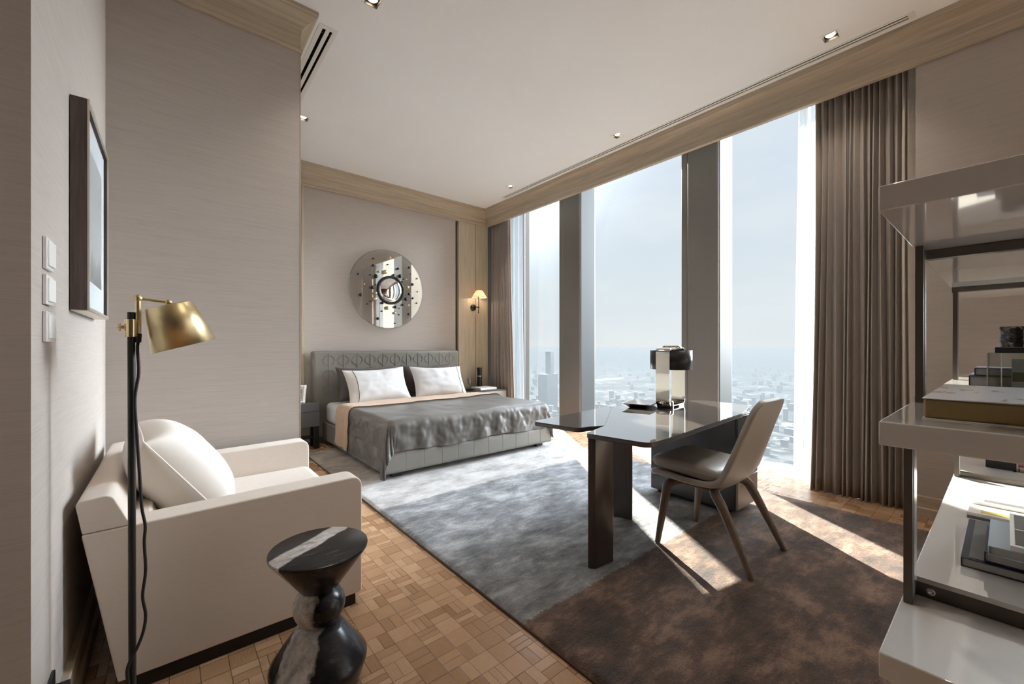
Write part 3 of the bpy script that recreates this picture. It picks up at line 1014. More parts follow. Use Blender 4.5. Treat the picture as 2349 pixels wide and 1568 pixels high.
pillow('pillow', 'dark satin pillow leaning on the headboard behind the white pillow near the window', 2.86, 5.29, 0.74, 0.82, 0.47, 0.17, 0.36, 'pillow_dark', 8)
pillow('pillow', 'white pillow with a dark piped border, the one nearest the grey nightstand', 2.02, 5.06, 0.725, 0.80, 0.47, 0.19, 0.50, 'linen_white', 14, stripe=0.13, rz=0.02, rz2=-0.03)
pillow('pillow', 'white pillow with a thin dark line, on the window side of the bed', 2.89, 5.06, 0.725, 0.80, 0.47, 0.19, 0.50, 'linen_white', 21, stripe=0.90, rz=-0.02, rz2=0.02)

# ================================================================== NIGHTSTANDS AND WHAT STANDS ON THEM
def nightstand_left():
    t = thing('nightstand', 'slate grey lacquered nightstand on dark legs beside the papered wall corner', 'nightstand', (1.08, 5.41, 0))
    x0, x1, y0, y1 = -.30, .294, -.19, .036
    MB().box((x0, y0 + .012, .268), (x1, y1, .520)).build('body', 'ns_lacquer', t, bevel=0.004)
    MB().box((x0, y0, .440), (x1, y1, .543)).build('top', 'ns_lacquer', t, bevel=0.004)
    MB().box((x0 + .002, y0 - .004, .266), (x1 - .002, y0 + .014, .434)).build('drawer', 'ns_lacquer', t, bevel=0.004)
    for x in (x0 + .03, x1 - .03):
        for y in (y0 + .03, y1 - .03):
            MB().box((x - .025, y - .025, 0), (x + .025, y + .025, .27)).build('leg', 'black', t, bevel=0.002)
    MB().box((x0 + .05, y0 + .04, .12), (x1 - .05, y1 - .04, .135)).build('lower_shelf', 'black', t, bevel=0.002)
    return t
nightstand_left()
def nightstand_right():
    t = thing('nightstand', 'pale grey nightstand with dark top between the bed and the corner curtain', 'nightstand', (3.86, 5.33, 0))
    x0, x1, y0, y1 = -.29, .27, -.23, .25
    MB().box((x0, y0 + .008, .255), (x1, y1, .52)).build('body', 'ns_pale', t, bevel=0.004)
    MB().box((x0 - .004, y0 - .004, .521), (x1 + .004, y1, .542)).build('top', 'ns_top', t, bevel=0.003)
    for z0, z1 in ((.262, .405), (.413, .516)):
        MB().box((x0 + .004, y0 - .006, z0), (x1 - .004, y0 + .010, z1)).build('drawer', 'ns_pale', t, bevel=0.004)
    for x in (x0 + .03, x1 - .03):
        for y in (y0 + .03, y1 - .03):
            MB().box((x - .025, y - .025, 0), (x + .025, y + .025, .257)).build('leg', 'black', t, bevel=0.002)
    return t
nightstand_right()

def photo_frame():
    t = thing('photo_frame', 'silver photo frame standing on the slate nightstand', 'photo frame', (1.16, 5.33, .5435), -0.5)
    m = RX(-0.22)
    w, h, b = .085, .215, .028
    f = MB()
    for a, c in (((-w, -.008, 0), (-w + b, .006, h)), ((w - b, -.008, 0), (w, .006, h)), ((-w + b, -.008, 0), (w - b, .006, b)), ((-w + b, -.008, h - b), (w - b, .006, h))):
        f.box(a, c, m)
    f.build('frame', 'silver', t, bevel=0.003)
    MB().box((-w + b, -.002, b), (w - b, .002, h - b), m).build('mount', 'mat_board', t)
    MB().box((-w + b + .014, -.0035, b + .02), (w - b - .014, -.0022, h - b - .02), m).build('photograph', 'print', t)
    MB().box((-.02, .0, 0), (.02, .004, .16), T(0, .095, .002) @ RX(0.42)).build('back_strut', 'silver', t)
photo_frame()

tag(MB().box((-.155, -.13, 0), (.155, .13, .034)).build('book', 'book_ivory', None, bevel=0.003), 'ivory hardback lying on the pale grey nightstand', 'book').location = (3.80, 5.255, .543)
def carafe():
    t = thing('carafe', 'slim black ribbed carafe standing by the corner curtain on the nightstand', 'carafe', (3.86, 5.46, .543))
    MB().lathe([(.0, 0), (.046, 0), (.047, .01), (.038, .17), (.036, .185)], 28, cap=False).build('body', 'black', t)
    MB().lathe([(.037, .185), (.039, .187), (.039, .196), (.037, .198)], 28, cap=False).build('collar', 'silver', t)
    MB().lathe([(.036, .198), (.036, .205), (.040, .325), (.038, .33), (0, .33)], 28, cap=False).build('stopper', 'black', t)
carafe()
def tumbler():
    t = thing('drinking_glass', 'clear stemmed glass beside the ivory book on the nightstand', 'glass', (3.605, 5.36, .551))
    MB().lathe([(.0, .0), (.03, .0), (.03, .003), (.006, .008), (.005, .05), (.02, .062), (.032, .085), (.034, .16), (.0325, .16), (.03, .086), (.0, .06)], 24, cap=False).build('bowl', 'glassware', t)
    t2 = tag(MB().lathe([(0, 0), (.062, 0), (.066, .008), (.06, .006), (0, .004)], 28, cap=False).build('coaster', 'black', None), 'small black coaster under the clear glass', 'coaster')
    t2.location = (3.605, 5.36, .5435)
tumbler()

# ================================================================== WALL MIRROR
def wall_mirror():
    rz = math.radians(1.7)
    t = thing('wall_mirror', 'round glass wall mirror with dark and brass studs around a convex centre', 'mirror', (2.36, 5.565, 2.013), rz)
    R = .545
    face = RX(PI / 2)
    MB().lathe([(0, -.004), (R, -.004), (R, .004), (0, .004)], 96, face, cap=False).build('disc', 'half_mirror', t)
    MB().tube([(R * math.cos(a), 0, R * math.sin(a)) for a in [2 * PI * k / 96 for k in range(96)]], .006, 8, closed=True).build('rim', 'clear', t)
    for a in (0.6, 2.5, 3.8, 5.6):
        MB().tube([(.3 * math.cos(a), .004, .3 * math.sin(a)), (.3 * math.cos(a), .045 - .3 * math.cos(a) * math.tan(rz), .3 * math.sin(a))], .008, 10).build('standoff', 'bronze', t)
    cx, cz = .040, -.010
    MB().tube([(cx + .186 * math.cos(a), -.018, cz + .186 * math.sin(a)) for a in [2 * PI * k / 64 for k in range(64)]], .016, 12, closed=True).build('ring', 'black', t)
    prof = [(.176 * math.sin(q), .052 * math.cos(q)) for q in [PI / 2 * k / 14 for k in range(14, -1, -1)]]
    prof[-1] = (0, .052)
    MB().lathe([(0, 0.0), (.176, 0.0)] + prof[1:], 56, T(cx, -.010, cz) @ face, cap=False).build('convex_mirror', 'convex', t)
    st = [(805, 230, 25, 1), (530, 285, 18, 0), (775, 350, 15, 0), (525, 400, 25, 0), (945, 400, 25, 0), (1145, 355, 25, 0), (620, 490, 22, 1), (720, 485, 38, 1), (870, 520, 22, 0),
          (975, 530, 36, 0), (1175, 460, 12, 0), (1300, 530, 15, 0), (290, 572, 18, 0), (560, 580, 40, 0), (1100, 568, 14, 1), (1205, 648, 28, 0), (385, 725, 14, 1), (565, 715, 14, 0),
          (1115, 708, 34, 1), (510, 770, 30, 0), (1310, 765, 12, 0), (565, 860, 28, 1), (1145, 825, 28, 0), (325, 910, 30, 0), (550, 960, 38, 1), (1215, 893, 22, 0), (1080, 922, 34, 0),
          (680, 1015, 25, 0), (1030, 1025, 22, 0), (1295, 972, 15, 0), (435, 1050, 16, 0), (760, 1097, 32, 1), (900, 1070, 26, 0), (975, 1085, 12, 0), (1135, 1025, 22, 1), (675, 1157, 16, 0),
          (890, 1175, 25, 1), (970, 1200, 14, 0), (1135, 1178, 25, 0), (600, 1285, 28, 0), (900, 1355, 14, 0), (1020, 620, 20, 0)]
    for x, y, r, b in st:
        lx, lz, rr = (x - 782) / 632 * R, -(y - 772) / 668 * R, r / 650 * R * 0.92
        m = T(lx, -.004, lz) @ face
        o = MB().lathe([(0, 0), (rr * .35, 0), (rr * .35, rr * .5), (rr * .8, rr * .7), (rr, rr * 1.2), (rr * .8, rr * 1.75), (rr * .4, rr * 2.0), (0, rr * 2.05)], 16, m, cap=False).build('stud', 'brass' if b else 'black', t)
        if b: o['label'] = 'brass stud'
wall_mirror()

# ================================================================== WALL SCONCE
def sconce():
    t = thing('wall_sconce', 'small black wall sconce with a pleated ivory shade on the oak panel', 'wall lamp', (3.83, 5.60, 1.85))
    face = RX(PI / 2)
    MB().lathe([(0, 0), (.052, 0), (.052, .012), (.046, .018), (0, .018)], 32, face, cap=False).build('backplate', 'black', t)
    MB().tube([(0, -.015, 0), (.02, -.06, .005), (.035, -.10, .0)], .008, 10).ball((.037, -.105, 0), .014).build('arm', 'black', t)
    MB().tube([(.037, -.105, -.085), (.037, -.105, .17)], .006, 10).ball((.037, -.105, -.088), .010).ball((.037, -.105, .165), .016).build('stem', 'black', t)
    prof = [(.122, .155), (.055, .262), (.040, .27)]
    v, f = [], []
    SG = 72
    mb = MB()
    pr = []
    for j in range(SG):
        a = 2 * PI * j / SG
        k = 1 + (.018 if j % 2 else -.018)
        for r, z in prof: v.append((r * k * math.cos(a), r * k * math.sin(a), z))
    for j in range(SG):
        q = (j + 1) % SG
        for i in range(2): f.append((j * 3 + i, q * 3 + i, q * 3 + i + 1, j * 3 + i + 1))
    mb.add(v, f, False, T(.037, -.125, 0)).build('lamp_shade', 'shade', t, solid=0.002)
    MB().ball((.037, -.125, .205), .018).build('bulb', 'bulb', t)
    ld = bpy.data.lights.new('sconce_glow', 'POINT'); ld.energy = 1.5; ld.color = (1.0, 0.76, 0.55); ld.shadow_soft_size = 0.02
    lo = bpy.data.objects.new('glow', ld); COL.objects.link(lo); lo.parent = t; lo.location = (.037, -.125, .175)
sconce()

# ================================================================== LEFT WALL: PICTURE, SWITCHES, SOCKET
def picture():
    t = thing('framed_picture', 'deep dark wood picture frame with silver edge hung on the left wall', 'picture', (-.263, 2.048, 1.33))
    W, H, D, B = .60, .735, .044, .010
    f = MB()
    for a, b in (((0.002, 0, 0), (D, B, H)), ((0.002, W - B, 0), (D, W, H)), ((0.002, B, H - B), (D, W - B, H)), ((0.002, B, 0), (D, W - B, B))):
        f.box(a, b)
    f.build('frame', 'frame_wood', t, bevel=0.001)
    e = MB()
    for a, b in (((D, 0, 0), (D + .005, B, H)), ((D, W - B, 0), (D + .005, W, H)), ((D, B, H - B), (D + .005, W - B, H)), ((D, B, 0), (D + .005, W - B, B))):
        e.box(a, b)
    e.build('front_edge', 'champagne', t)
    MB().box((.004, .0005, -.004), (D + .002, W - .0005, -.0005)).build('bottom_edge', 'champagne', t)
    MB().box((.030, B, B), (.033, W - B, H - B)).build('mount', 'mat_board', t)
    MB().box((.0331, .10, .12), (.0340, W - .10, H - .12)).build('print', 'print', t)
    MB().box((.038, B, B), (.0395, W - B, H - B)).build('pane', 'window_glass', t)
picture()
for (z0, z1), lb, n in (((1.414, 1.50), 'white light switch with one wide rocker, topmost of three on the left wall', 1),
                        ((1.317, 1.398), 'white light switch in the middle of three on the left wall', 3),
                        ((1.215, 1.298), 'white light switch lowest of three on the left wall', 3)):
    t = thing('light_switch', lb, 'light switch', (-.263, 1.70, (z0 + z1) / 2), 0, 'light switches on the left wall')
    hh = (z1 - z0) / 2
    MB().box((.001, -.04, -hh), (.009, .045, hh)).build('plate', 'white_gloss', t, bevel=0.001)
    for k in range(n):
        a = -.030 + .066 * k / n; b = -.030 + .066 * (k + 1) / n
        MB().prism([(.0092, a), (.0125, a + .001), (.0155, b - .001), (.0092, b - .001)], -hh * .78, hh * .78, 2).build('rocker', 'white_gloss', t, bevel=0.0006)
t = thing('wall_socket', 'black wall socket with a silver edge low on the left wall behind the armchair', 'socket', (-.243, 1.72, .22))
t.location.x = -.263
MB().box((0, -.06, -.04), (.008, .06, .04)).build('plate', 'black', t, bevel=0.002)
MB().box((.0081, -.06, -.04), (.0095, -.054, .04)).build('plate_edge', 'silver', t)
MB().box((.008, -.02, -.02), (.045, .02, .02)).build('plug', 'black', t, bevel=0.004)

# ================================================================== FLOOR LAMP
def floor_lamp():
    t = thing('floor_lamp', 'black floor lamp with tilted brass shade in front of the armchair', 'floor lamp', (-.088, 1.75, 0))
    ox = -.088
    MB().lathe([(0, 0), (.115, 0), (.115, .012), (.108, .018), (.012, .022), (0, .022)], 48, cap=False).build('base', 'black', t)
    MB().tube([(0, 0, .02), (-.003, 0, 1.309)], .0095, 16).build('pole', 'black', t)
    MB().lathe([(.0096, 1.232), (.0165, 1.232), (.0165, 1.287), (.0096, 1.287)], 24, T(-.003, 0, 0), cap=False).box((-.003, -.009, 1.236), (.014, .009, 1.284)).build('clamp', 'brass_pale', t, bevel=0.001)
    MB().tube([(-.016, 0, 1.262), (-.026, 0, 1.262)], .006, 12).build('clamp_neck', 'brass_pale', t)
    s = MB()
    for k in range(10):
        a = 2 * PI * k / 10
        s.ball((-.030, .010 * math.cos(a), 1.262 + .010 * math.sin(a)), .0036, 8, 6)
    s.tube([(-.026, 0, 1.262), (-.034, 0, 1.262)], .010, 16).build('thumbscrew', 'brass_pale', t)
    nx = -.075 - ox
    MB().tube([(nx, 0, 1.268), (nx, 0, 1.352)], .0078, 14).ball((nx, 0, 1.354), .0115).build('neck', 'brass', t)
    MB().lathe([(0, 1.243), (.0085, 1.243), (.0085, 1.268), (0, 1.268)], 16, T(nx, 0, 0), cap=False).build('ferrule', 'silver', t)
    MB().lathe([(0, 1.215), (.0075, 1.215), (.0095, 1.243), (0, 1.243)], 16, T(nx, 0, 0), cap=False).build('cable_plug', 'black', t)
    MB().tube([(nx, 0, 1.354), (nx + .072, 0, 1.346)], .0042, 12).ball((nx + .074, 0, 1.346), .0095).build('arm', 'brass', t)
    # shade: a tilted truncated cone
    top, bot = Vector((.000 - ox, 0, 1.336)), Vector((.040 - ox, 0, 1.204))
    ax = (top - bot).normalized()
    m = Matrix.Translation(bot) @ ax.to_track_quat('Z', 'Y').to_matrix().to_4x4()
    L = (top - bot).length
    MB().lathe([(.089, 0), (.0635, L - .002), (.061, L), (.012, L + .001)], 64, m, cap=False).build('lamp_shade', 'brass', t, solid=0.0016, solid_off=-1)
    MB().tube([top - ax * .004, top + ax * .014, Vector((nx + .074, 0, 1.346))], .006, 12).build('shade_joint', 'brass', t)
    MB().ball(tuple(bot + ax * .06), .022, scale=(1, 1, 1)).build('bulb', 'white_gloss', t)
    cab = [(-.075, 1.217), (-.076, 1.19), (-.073, 1.12), (-.082, 1.04), (-.078, .94), (-.072, .82), (-.066, .70), (-.058, .64), (-.060, .585), (-.057, .496), (-.064, .42), (-.057, .36), (-.062, .31), (-.076, .265), (-.098, .215), (-.098, .17), (-.09, .12), (-.082, .06), (-.07, .026)]
    pts = []
    P = [Vector((x - ox, -.014, z)) for x, z in cab]
    for i in range(len(P) - 1):
        p0, p1, p2, p3 = P[max(0, i - 1)], P[i], P[i + 1], P[min(len(P) - 1, i + 2)]
        for k in range(5):
            q = k / 5
            pts.append(0.5 * ((2 * p1) + (p2 - p0) * q + (2 * p0 - 5 * p1 + 4 * p2 - p3) * q * q + (3 * p1 - p0 - 3 * p2 + p3) * q ** 3))
    pts.append(P[-1])
    pts[0].y = 0; pts[1].y = -.004; pts[2].y = -.008
    MB().tube(pts, .0042, 8).build('cable', 'cable', t)
floor_lamp()

# ================================================================== ARMCHAIR
AY0, AY1 = 1.94, 3.02
def armchair():
    t = thing('armchair', 'cream upholstered armchair with low square arms in the wall niche', 'armchair', (.23, 2.48, 0))
    o = Vector((.23, 2.48, 0))
    side = round_poly([(-.135, .055), (.697, .055), (.697, .598), (-.222, .582)], [.008, .012, .05, .008], 6)
    for y0, y1 in ((AY0, AY0 + .125), (AY1 - .125, AY1)):
        mb = MB().prism([(x - o.x, z) for x, z in side], y0 - o.y, y1 - o.y, 1)
        mb.build('arm', 'cream_cloth', t, bevel=0.024, segs=5)
    back = round_poly([(-.220, .584), (-.236, .695), (-.140, .702), (-.080, .575), (0.02, .12), (-.13, .12)], [.006, .022, .035, .02, .02, .02], 6)
    # the upper roll of the back spans the full width, over the arms
    mb = MB().prism([(x - o.x, z) for x, z in round_poly([(-.220, .585), (-.237, .692), (-.150, .702), (-.100, .585)], [.006, .016, .030, .006], 6)], AY0 - o.y, AY1 - o.y, 1)
    mb.build('back', 'cream_cloth', t, bevel=0.016, segs=4)
    mb = MB().prism([(x - o.x, z) for x, z in [(-.215, .580), (-.135, .06), (.02, .06), (-.05, .58)]], AY0 + .126 - o.y, AY1 - .126 - o.y, 1)
    mb.build('back_panel', 'cream_cloth', t, bevel=0.01)
    mb = MB().box((-.0 - o.x, AY0 + .127 - o.y, .06), (.685 - o.x, AY1 - .127 - o.y, .30))
    mb.build('seat_frame', 'cream_cloth', t, bevel=0.02, segs=3)
    mb = MB()
    mb.box((-.02 - o.x, AY0 + .13 - o.y, .302), (.700 - o.x, AY1 - .13 - o.y, .445))
    mb.build('seat_cushion', 'cream_cloth', t, bevel=0.045, segs=5)
    pl = [(-.115, .0), (.672, .0), (.672, .054), (-.118, .054)]
    MB().prism([(x - o.x, z) for x, z in pl], AY0 + .012 - o.y, AY1 - .012 - o.y, 1).build('plinth', 'black', t, bevel=0.003)
    return t
armchair()
def cushion():
    t = thing('cushion', 'plump ivory cushion leaning on the back of the armchair', 'cushion', (.035, 2.42, .648))
    mb = MB()
    m = RZ(PI / 2 + 0.08) @ RX(-0.62)
    for side in (-1, 1):
        def fn(u, v):
            a, b = 2 * u - 1, 2 * v - 1
            k = max(0.0, (1 - abs(a) ** 3.2) * (1 - abs(b) ** 3.0)) ** 0.46
            wr = 0.006 * mnoise.noise((a * 3, b * 3, 5.5)) * k
            return Vector((a * .31 * (1 - .05 * (1 - b * b)), side * (.145 * k + wr), b * .235 * (1 - .05 * (1 - a * a))))
        mb.grid(28, 24, fn)
    mb.v = [m @ p for p in mb.v]
    mb.build('cover', 'cushion_cloth', t, merge=0.0005, sub=1)
    pts = []
    for k in range(100):
        q = 4 * k / 100
        i, r = int(q), 2 * (q - int(q)) - 1
        a, b = [(r, -1), (1, r), (-r, 1), (-1, -r)][i]
        pts.append(m @ Vector((a * .31 * (1 - .05 * (1 - b * b)), 0, b * .235 * (1 - .05 * (1 - a * a)))))
    MB().tube(pts, .004, 6, closed=True).build('seam', 'cushion_cloth', t)
cushion()

# ================================================================== MARBLE STOOL
def stool():
    t = thing('side_table', 'black marble hourglass side table with a white seam across its top', 'side table', (.407, 1.549, 0))
    MB().lathe([(.055, .352), (.06, .356), (.159, .488), (.1605, .494), (.1595, .4985), (.156, .500), (0, .500)], 72, cap=True).build('top', 'marble', t)
    MB().ball((.0, 0, .297), .085, 48, 24, scale=(1, 1, .86)).build('ball', 'marble', t)
    MB().lathe([(.122, 0), (.128, .004), (.157, .092), (.158, .105), (.152, .118), (.082, .218), (.070, .228), (0, .232)], 72, cap=True).build('foot', 'marble', t)
stool()

# ================================================================== DESK
def desk():
    t = thing('desk', 'bronze writing desk with a glossy smoked glass leaf top and dark drawer pedestal', 'desk', (2.6, 1.5, 0))
    o = (2.6, 1.5)
    L = lambda p: (p[0] - o[0], p[1] - o[1])
    zt = .745
    # main leaf: front and right; second leaf: back left, its corners leaving a notch on either side
    main = [(1.697, 1.426), (1.748, 1.085), (1.85, 1.083), (3.05, 1.168), (3.50, 1.29), (3.535, 1.66), (3.44, 1.72), (2.60, 1.915), (2.50, 1.862), (1.945, 1.495)]
    rad = [.02, .06, .08, .5, .08, .05, .1, .02, 0, 0]
    wing = [(1.9442, 1.4960), (2.4992, 1.8630), (2.60, 1.962), (1.74, 1.872), (1.722, 1.84), (1.772, 1.540), (1.85, 1.536)]
    wrad = [0, 0, .02, .06, .05, .05, .04]
    a = MB().prism([L(p) for p in round_poly(main, rad, 7)], zt - .003, zt, 2).build('glass_leaf', 'desk_glass', t)
    MB().prism([L(p) for p in round_poly(main, rad, 7)], zt - .026, zt - .0035, 2).build('leaf_edge', 'bronze', t, bevel=0.003)
    MB().prism([L(p) for p in round_poly(wing, wrad, 7)], zt - .003, zt, 2).build('glass_leaf', 'desk_glass', t)
    MB().prism([L(p) for p in round_poly(wing, wrad, 7)], zt - .026, zt - .0035, 2).build('leaf_edge', 'bronze', t, bevel=0.003)
    zu = zt - .0265
    # blade legs
    MB().prism([L(p) for p in [(1.718, 1.432), (1.740, 1.400), (1.880, 1.386), (1.905, 1.412), (1.90, 1.43)]], RUGZ, zu, 2).build('leg', 'bronze_brown', t, bevel=0.004)
    MB().prism([L(p) for p in [(2.425, 1.632), (2.445, 1.645), (2.425, 1.775), (2.385, 1.80), (2.375, 1.785)]], RUGZ, zu, 2).build('leg', 'bronze', t, bevel=0.004)
    MB().prism([L(p) for p in [(1.80, 1.43), (1.86, 1.40), (2.43, 1.64), (2.39, 1.70)]], zu - .05, zu, 2).build('apron', 'bronze', t, bevel=0.003)
    # drawer pedestal
    ped = thing_part('pedestal', t)
    MB().box((3.04 - o[0], 1.215 - o[1], .05), (3.40 - o[0], 1.87 - o[1], zu)).build('carcass', 'pedestal', ped, bevel=0.004)
    MB().box((3.08 - o[0], 1.26 - o[1], RUGZ), (3.36 - o[0], 1.83 - o[1], .0495)).build('plinth', 'black', ped)
    for z0, z1 in ((.06, .27), (.276, .49), (.496, zu - .006)):
        MB().box((3.045 - o[0], 1.198 - o[1], z0), (3.395 - o[0], 1.2145 - o[1], z1)).build('drawer', 'drawer_reflection' if z0 < .1 else 'pedestal', ped, bevel=0.003)
    return t
def thing_part(name, parent):
    o = bpy.data.objects.new(name, None); o.empty_display_size = 0.05
    COL.objects.link(o); o.parent = parent
    return o
desk()

def desk_lamp():
    t = thing('desk_lamp', 'chrome loop desk lamp with a black drum shade on the desk', 'table lamp', (2.985, 1.665, .7455), 0.12)
    # a closed band bent into an upright loop
    W, H, R, w = .30, .452, .045, .105
    out = round_poly([(-W / 2, .012), (W / 2, .012), (W / 2, H), (-W / 2, H)], R, 8)
    n = len(out)
    th = .006
    cx, cz = 0, (H + .012) / 2
    inn = round_poly([(-W / 2 + th, .012 + th), (W / 2 - th, .012 + th), (W / 2 - th, H - th), (-W / 2 + th, H - th)], R - th, 8)
    v = [(x, -w / 2, z) for x, z in out] + [(x, w / 2, z) for x, z in out] + [(x, -w / 2, z) for x, z in inn] + [(x, w / 2, z) for x, z in inn]
    f = []
    for i in range(n):
        j = (i + 1) % n
        f += [(i, j, n + j, n + i), (2 * n + i, 3 * n + i, 3 * n + j, 2 * n + j), (i, 2 * n + i, 2 * n + j, j), (n + i, n + j, 3 * n + j, 3 * n + i)]
    mb = MB().add(v, f, True)
    ob = mb.build('loop', 'chrome', t)
    ob.data.set_sharp_from_angle(angle=math.radians(40))
    MB().lathe([(0, 0), (.058, 0), (.060, .004), (.060, .018), (0, .018)], 40, T(-.10, 0, 0), cap=False).build('foot', 'black', t)
    MB().lathe([(0, .018), (.056, .018), (.058, .024), (.058, .045), (.054, .050), (0, .050)], 40, T(-.10, 0, 0), cap=False).build('foot_collar', 'chrome', t)
    MB().box((.03, -.05, 0), (.14, .05, .012)).build('foot_bar', 'chrome', t, bevel=0.004)
    s = MB().lathe([(.155, .285), (.155, .430)], 56, cap=False, sx=.82, sy=1.0)
    s.build('lamp_shade', 'lamp_black', t, solid=0.003, solid_off=0)
    MB().lathe([(.0, .285), (.152, .285), (.152, .288), (0, .288)], 48, cap=False, sx=.82, sy=1.0).build('diffuser', 'lamp_black', t)
    MB().lathe([(.07, .448), (.07, .456), (.062, .466), (0, .468)], 40, T(.02, 0, 0), cap=False).build('cap', 'chrome', t)
desk_lamp()
def tray():
    t = thing('tray', 'dark bronze rectangular tray with flared rim lying beside the chrome lamp', 'tray', (2.80, 1.80, .7455), 0.28)
    def ring(a, b, z): return [(-a, -b, z), (a, -b, z), (a, b, z), (-a, b, z)]
    rs = [ring(.105, .062, 0), ring(.15, .098, .032), ring(.158, .106, .034), ring(.150, .097, .028), ring(.108, .064, .006)]
    v = [p for r in rs for p in r]
    f = [(3, 2, 1, 0)]
    for i in range(4):
        for k in range(4):
            l = (k + 1) % 4
            f.append((i * 4 + k, i * 4 + l, (i + 1) * 4 + l, (i + 1) * 4 + k))
    f.append((16, 17, 18, 19))
    MB().add(v, f).build('dish', 'bronze', t, bevel=0.002)
tray()

# ================================================================== DESK CHAIR
def desk_chair():
    t = thing('desk_chair', 'taupe leather desk chair with shell back and bent wood legs', 'chair', (2.51, 1.09, 0))
    # shell: seat and back in one curved sheet; profile in y (towards the desk +) and z
    prof = [(.325, .432), (.30, .424), (.20, .415), (.06, .408), (-.04, .413), (-.095, .437), (-.128, .49), (-.160, .57), (-.197, .68), (-.235, .79), (-.272, .89), (-.282, .918)]
    def curve(v):
        q = v * (len(prof) - 1); i = min(int(q), len(prof) - 2); r = q - i
        p0, p1, p2, p3 = [Vector(prof[max(0, min(len(prof) - 1, i + k))]) for k in (-1, 0, 1, 2)]
        return 0.5 * ((2 * p1) + (p2 - p0) * r + (2 * p0 - 5 * p1 + 4 * p2 - p3) * r * r + (3 * p1 - p0 - 3 * p2 + p3) * r ** 3)
    def shell(u, v):
        y, z = curve(v)
        s = 2 * u - 1
        half = .258 - .060 * smooth01((v - .42) / .5)
        tz = (z - .828) / .09
        if v > .5 and tz > 0: half += -.085 + .085 * math.sqrt(max(0, 1 - min(1, tz) ** 2))
        ty = (y - .235) / .09
        if v < .3 and ty > 0: half += -.07 + .07 * math.sqrt(max(0, 1 - min(1, ty) ** 2))
        x = s * half
        up = smooth01((v - .42) / .25)
        bend = (abs(x) / .258) ** 2.4
        y += bend * .022 * up
        z += bend * .040 * (1 - up) * smooth01(v / .15)
        return (x, y, z)
    MB().grid(28, 100, shell).build('shell', 'chair_leather', t, solid=0.034, solid_off=0, sub=1)
    # loose seat pad
    def pad(side):
        def fn(u, v):
            a, b = 2 * u - 1, 2 * v - 1
            k = max(0.0, (1 - abs(a) ** 5) * (1 - abs(b) ** 5)) ** 0.42
            rad = 1 - .10 * (abs(a) ** 4 * abs(b) ** 4)
            return Vector((a * .236 * rad, .112 + b * .225 * rad, .487 + .010 * abs(a) ** 2 + side * .050 * k + (.012 * b)))
        return fn
    mb = MB()
    for s in (-1, 1): mb.grid(26, 26, pad(s))
    mb.build('seat_pad', 'chair_leather', t, merge=0.0005, sub=1)
    # bent legs: from under the seat out and down
    for sx in (-1, 1):
        for y0, y1, yf in ((.16, .215, .262), (-.02, -.075, -.262)):
            xt = sx * .12
            xs = sx * .205; xf = sx * .24
            P = [(xt, y0, .398), (xs * .86, (y0 + y1) / 2, .396), (xs, y1, .375), (xs * 1.03, y1 + (yf - y1) * .18, .325), (xs + (xf - xs) * .55, y1 + (yf - y1) * .55, .19), (xf, yf, RUGZ + .0)]
            pts, rad = [], []
            V = [Vector(p) for p in P]
            for i in range(len(V) - 1):
                a, b, c, d = V[max(0, i - 1)], V[i], V[i + 1], V[min(len(V) - 1, i + 2)]
                for k in range(6):
                    q = k / 6
                    pts.append(0.5 * ((2 * b) + (c - a) * q + (2 * a - 5 * b + 4 * c - d) * q * q + (3 * b - a - 3 * c + d) * q ** 3))
            pts.append(V[-1])
            m = len(pts)
            rad = [.0235 + .003 * math.sin(PI * i / m) - .009 * max(0, (i / m - .5) * 2) for i in range(m)]
            MB().tube(pts, .018, 12, radii=rad).build('leg', 'chair_wood', t)
    MB().box((-.16, -.05, .384), (.16, .20, .398)).build('seat_rail', 'chair_wood', t, bevel=0.004)
desk_chair()

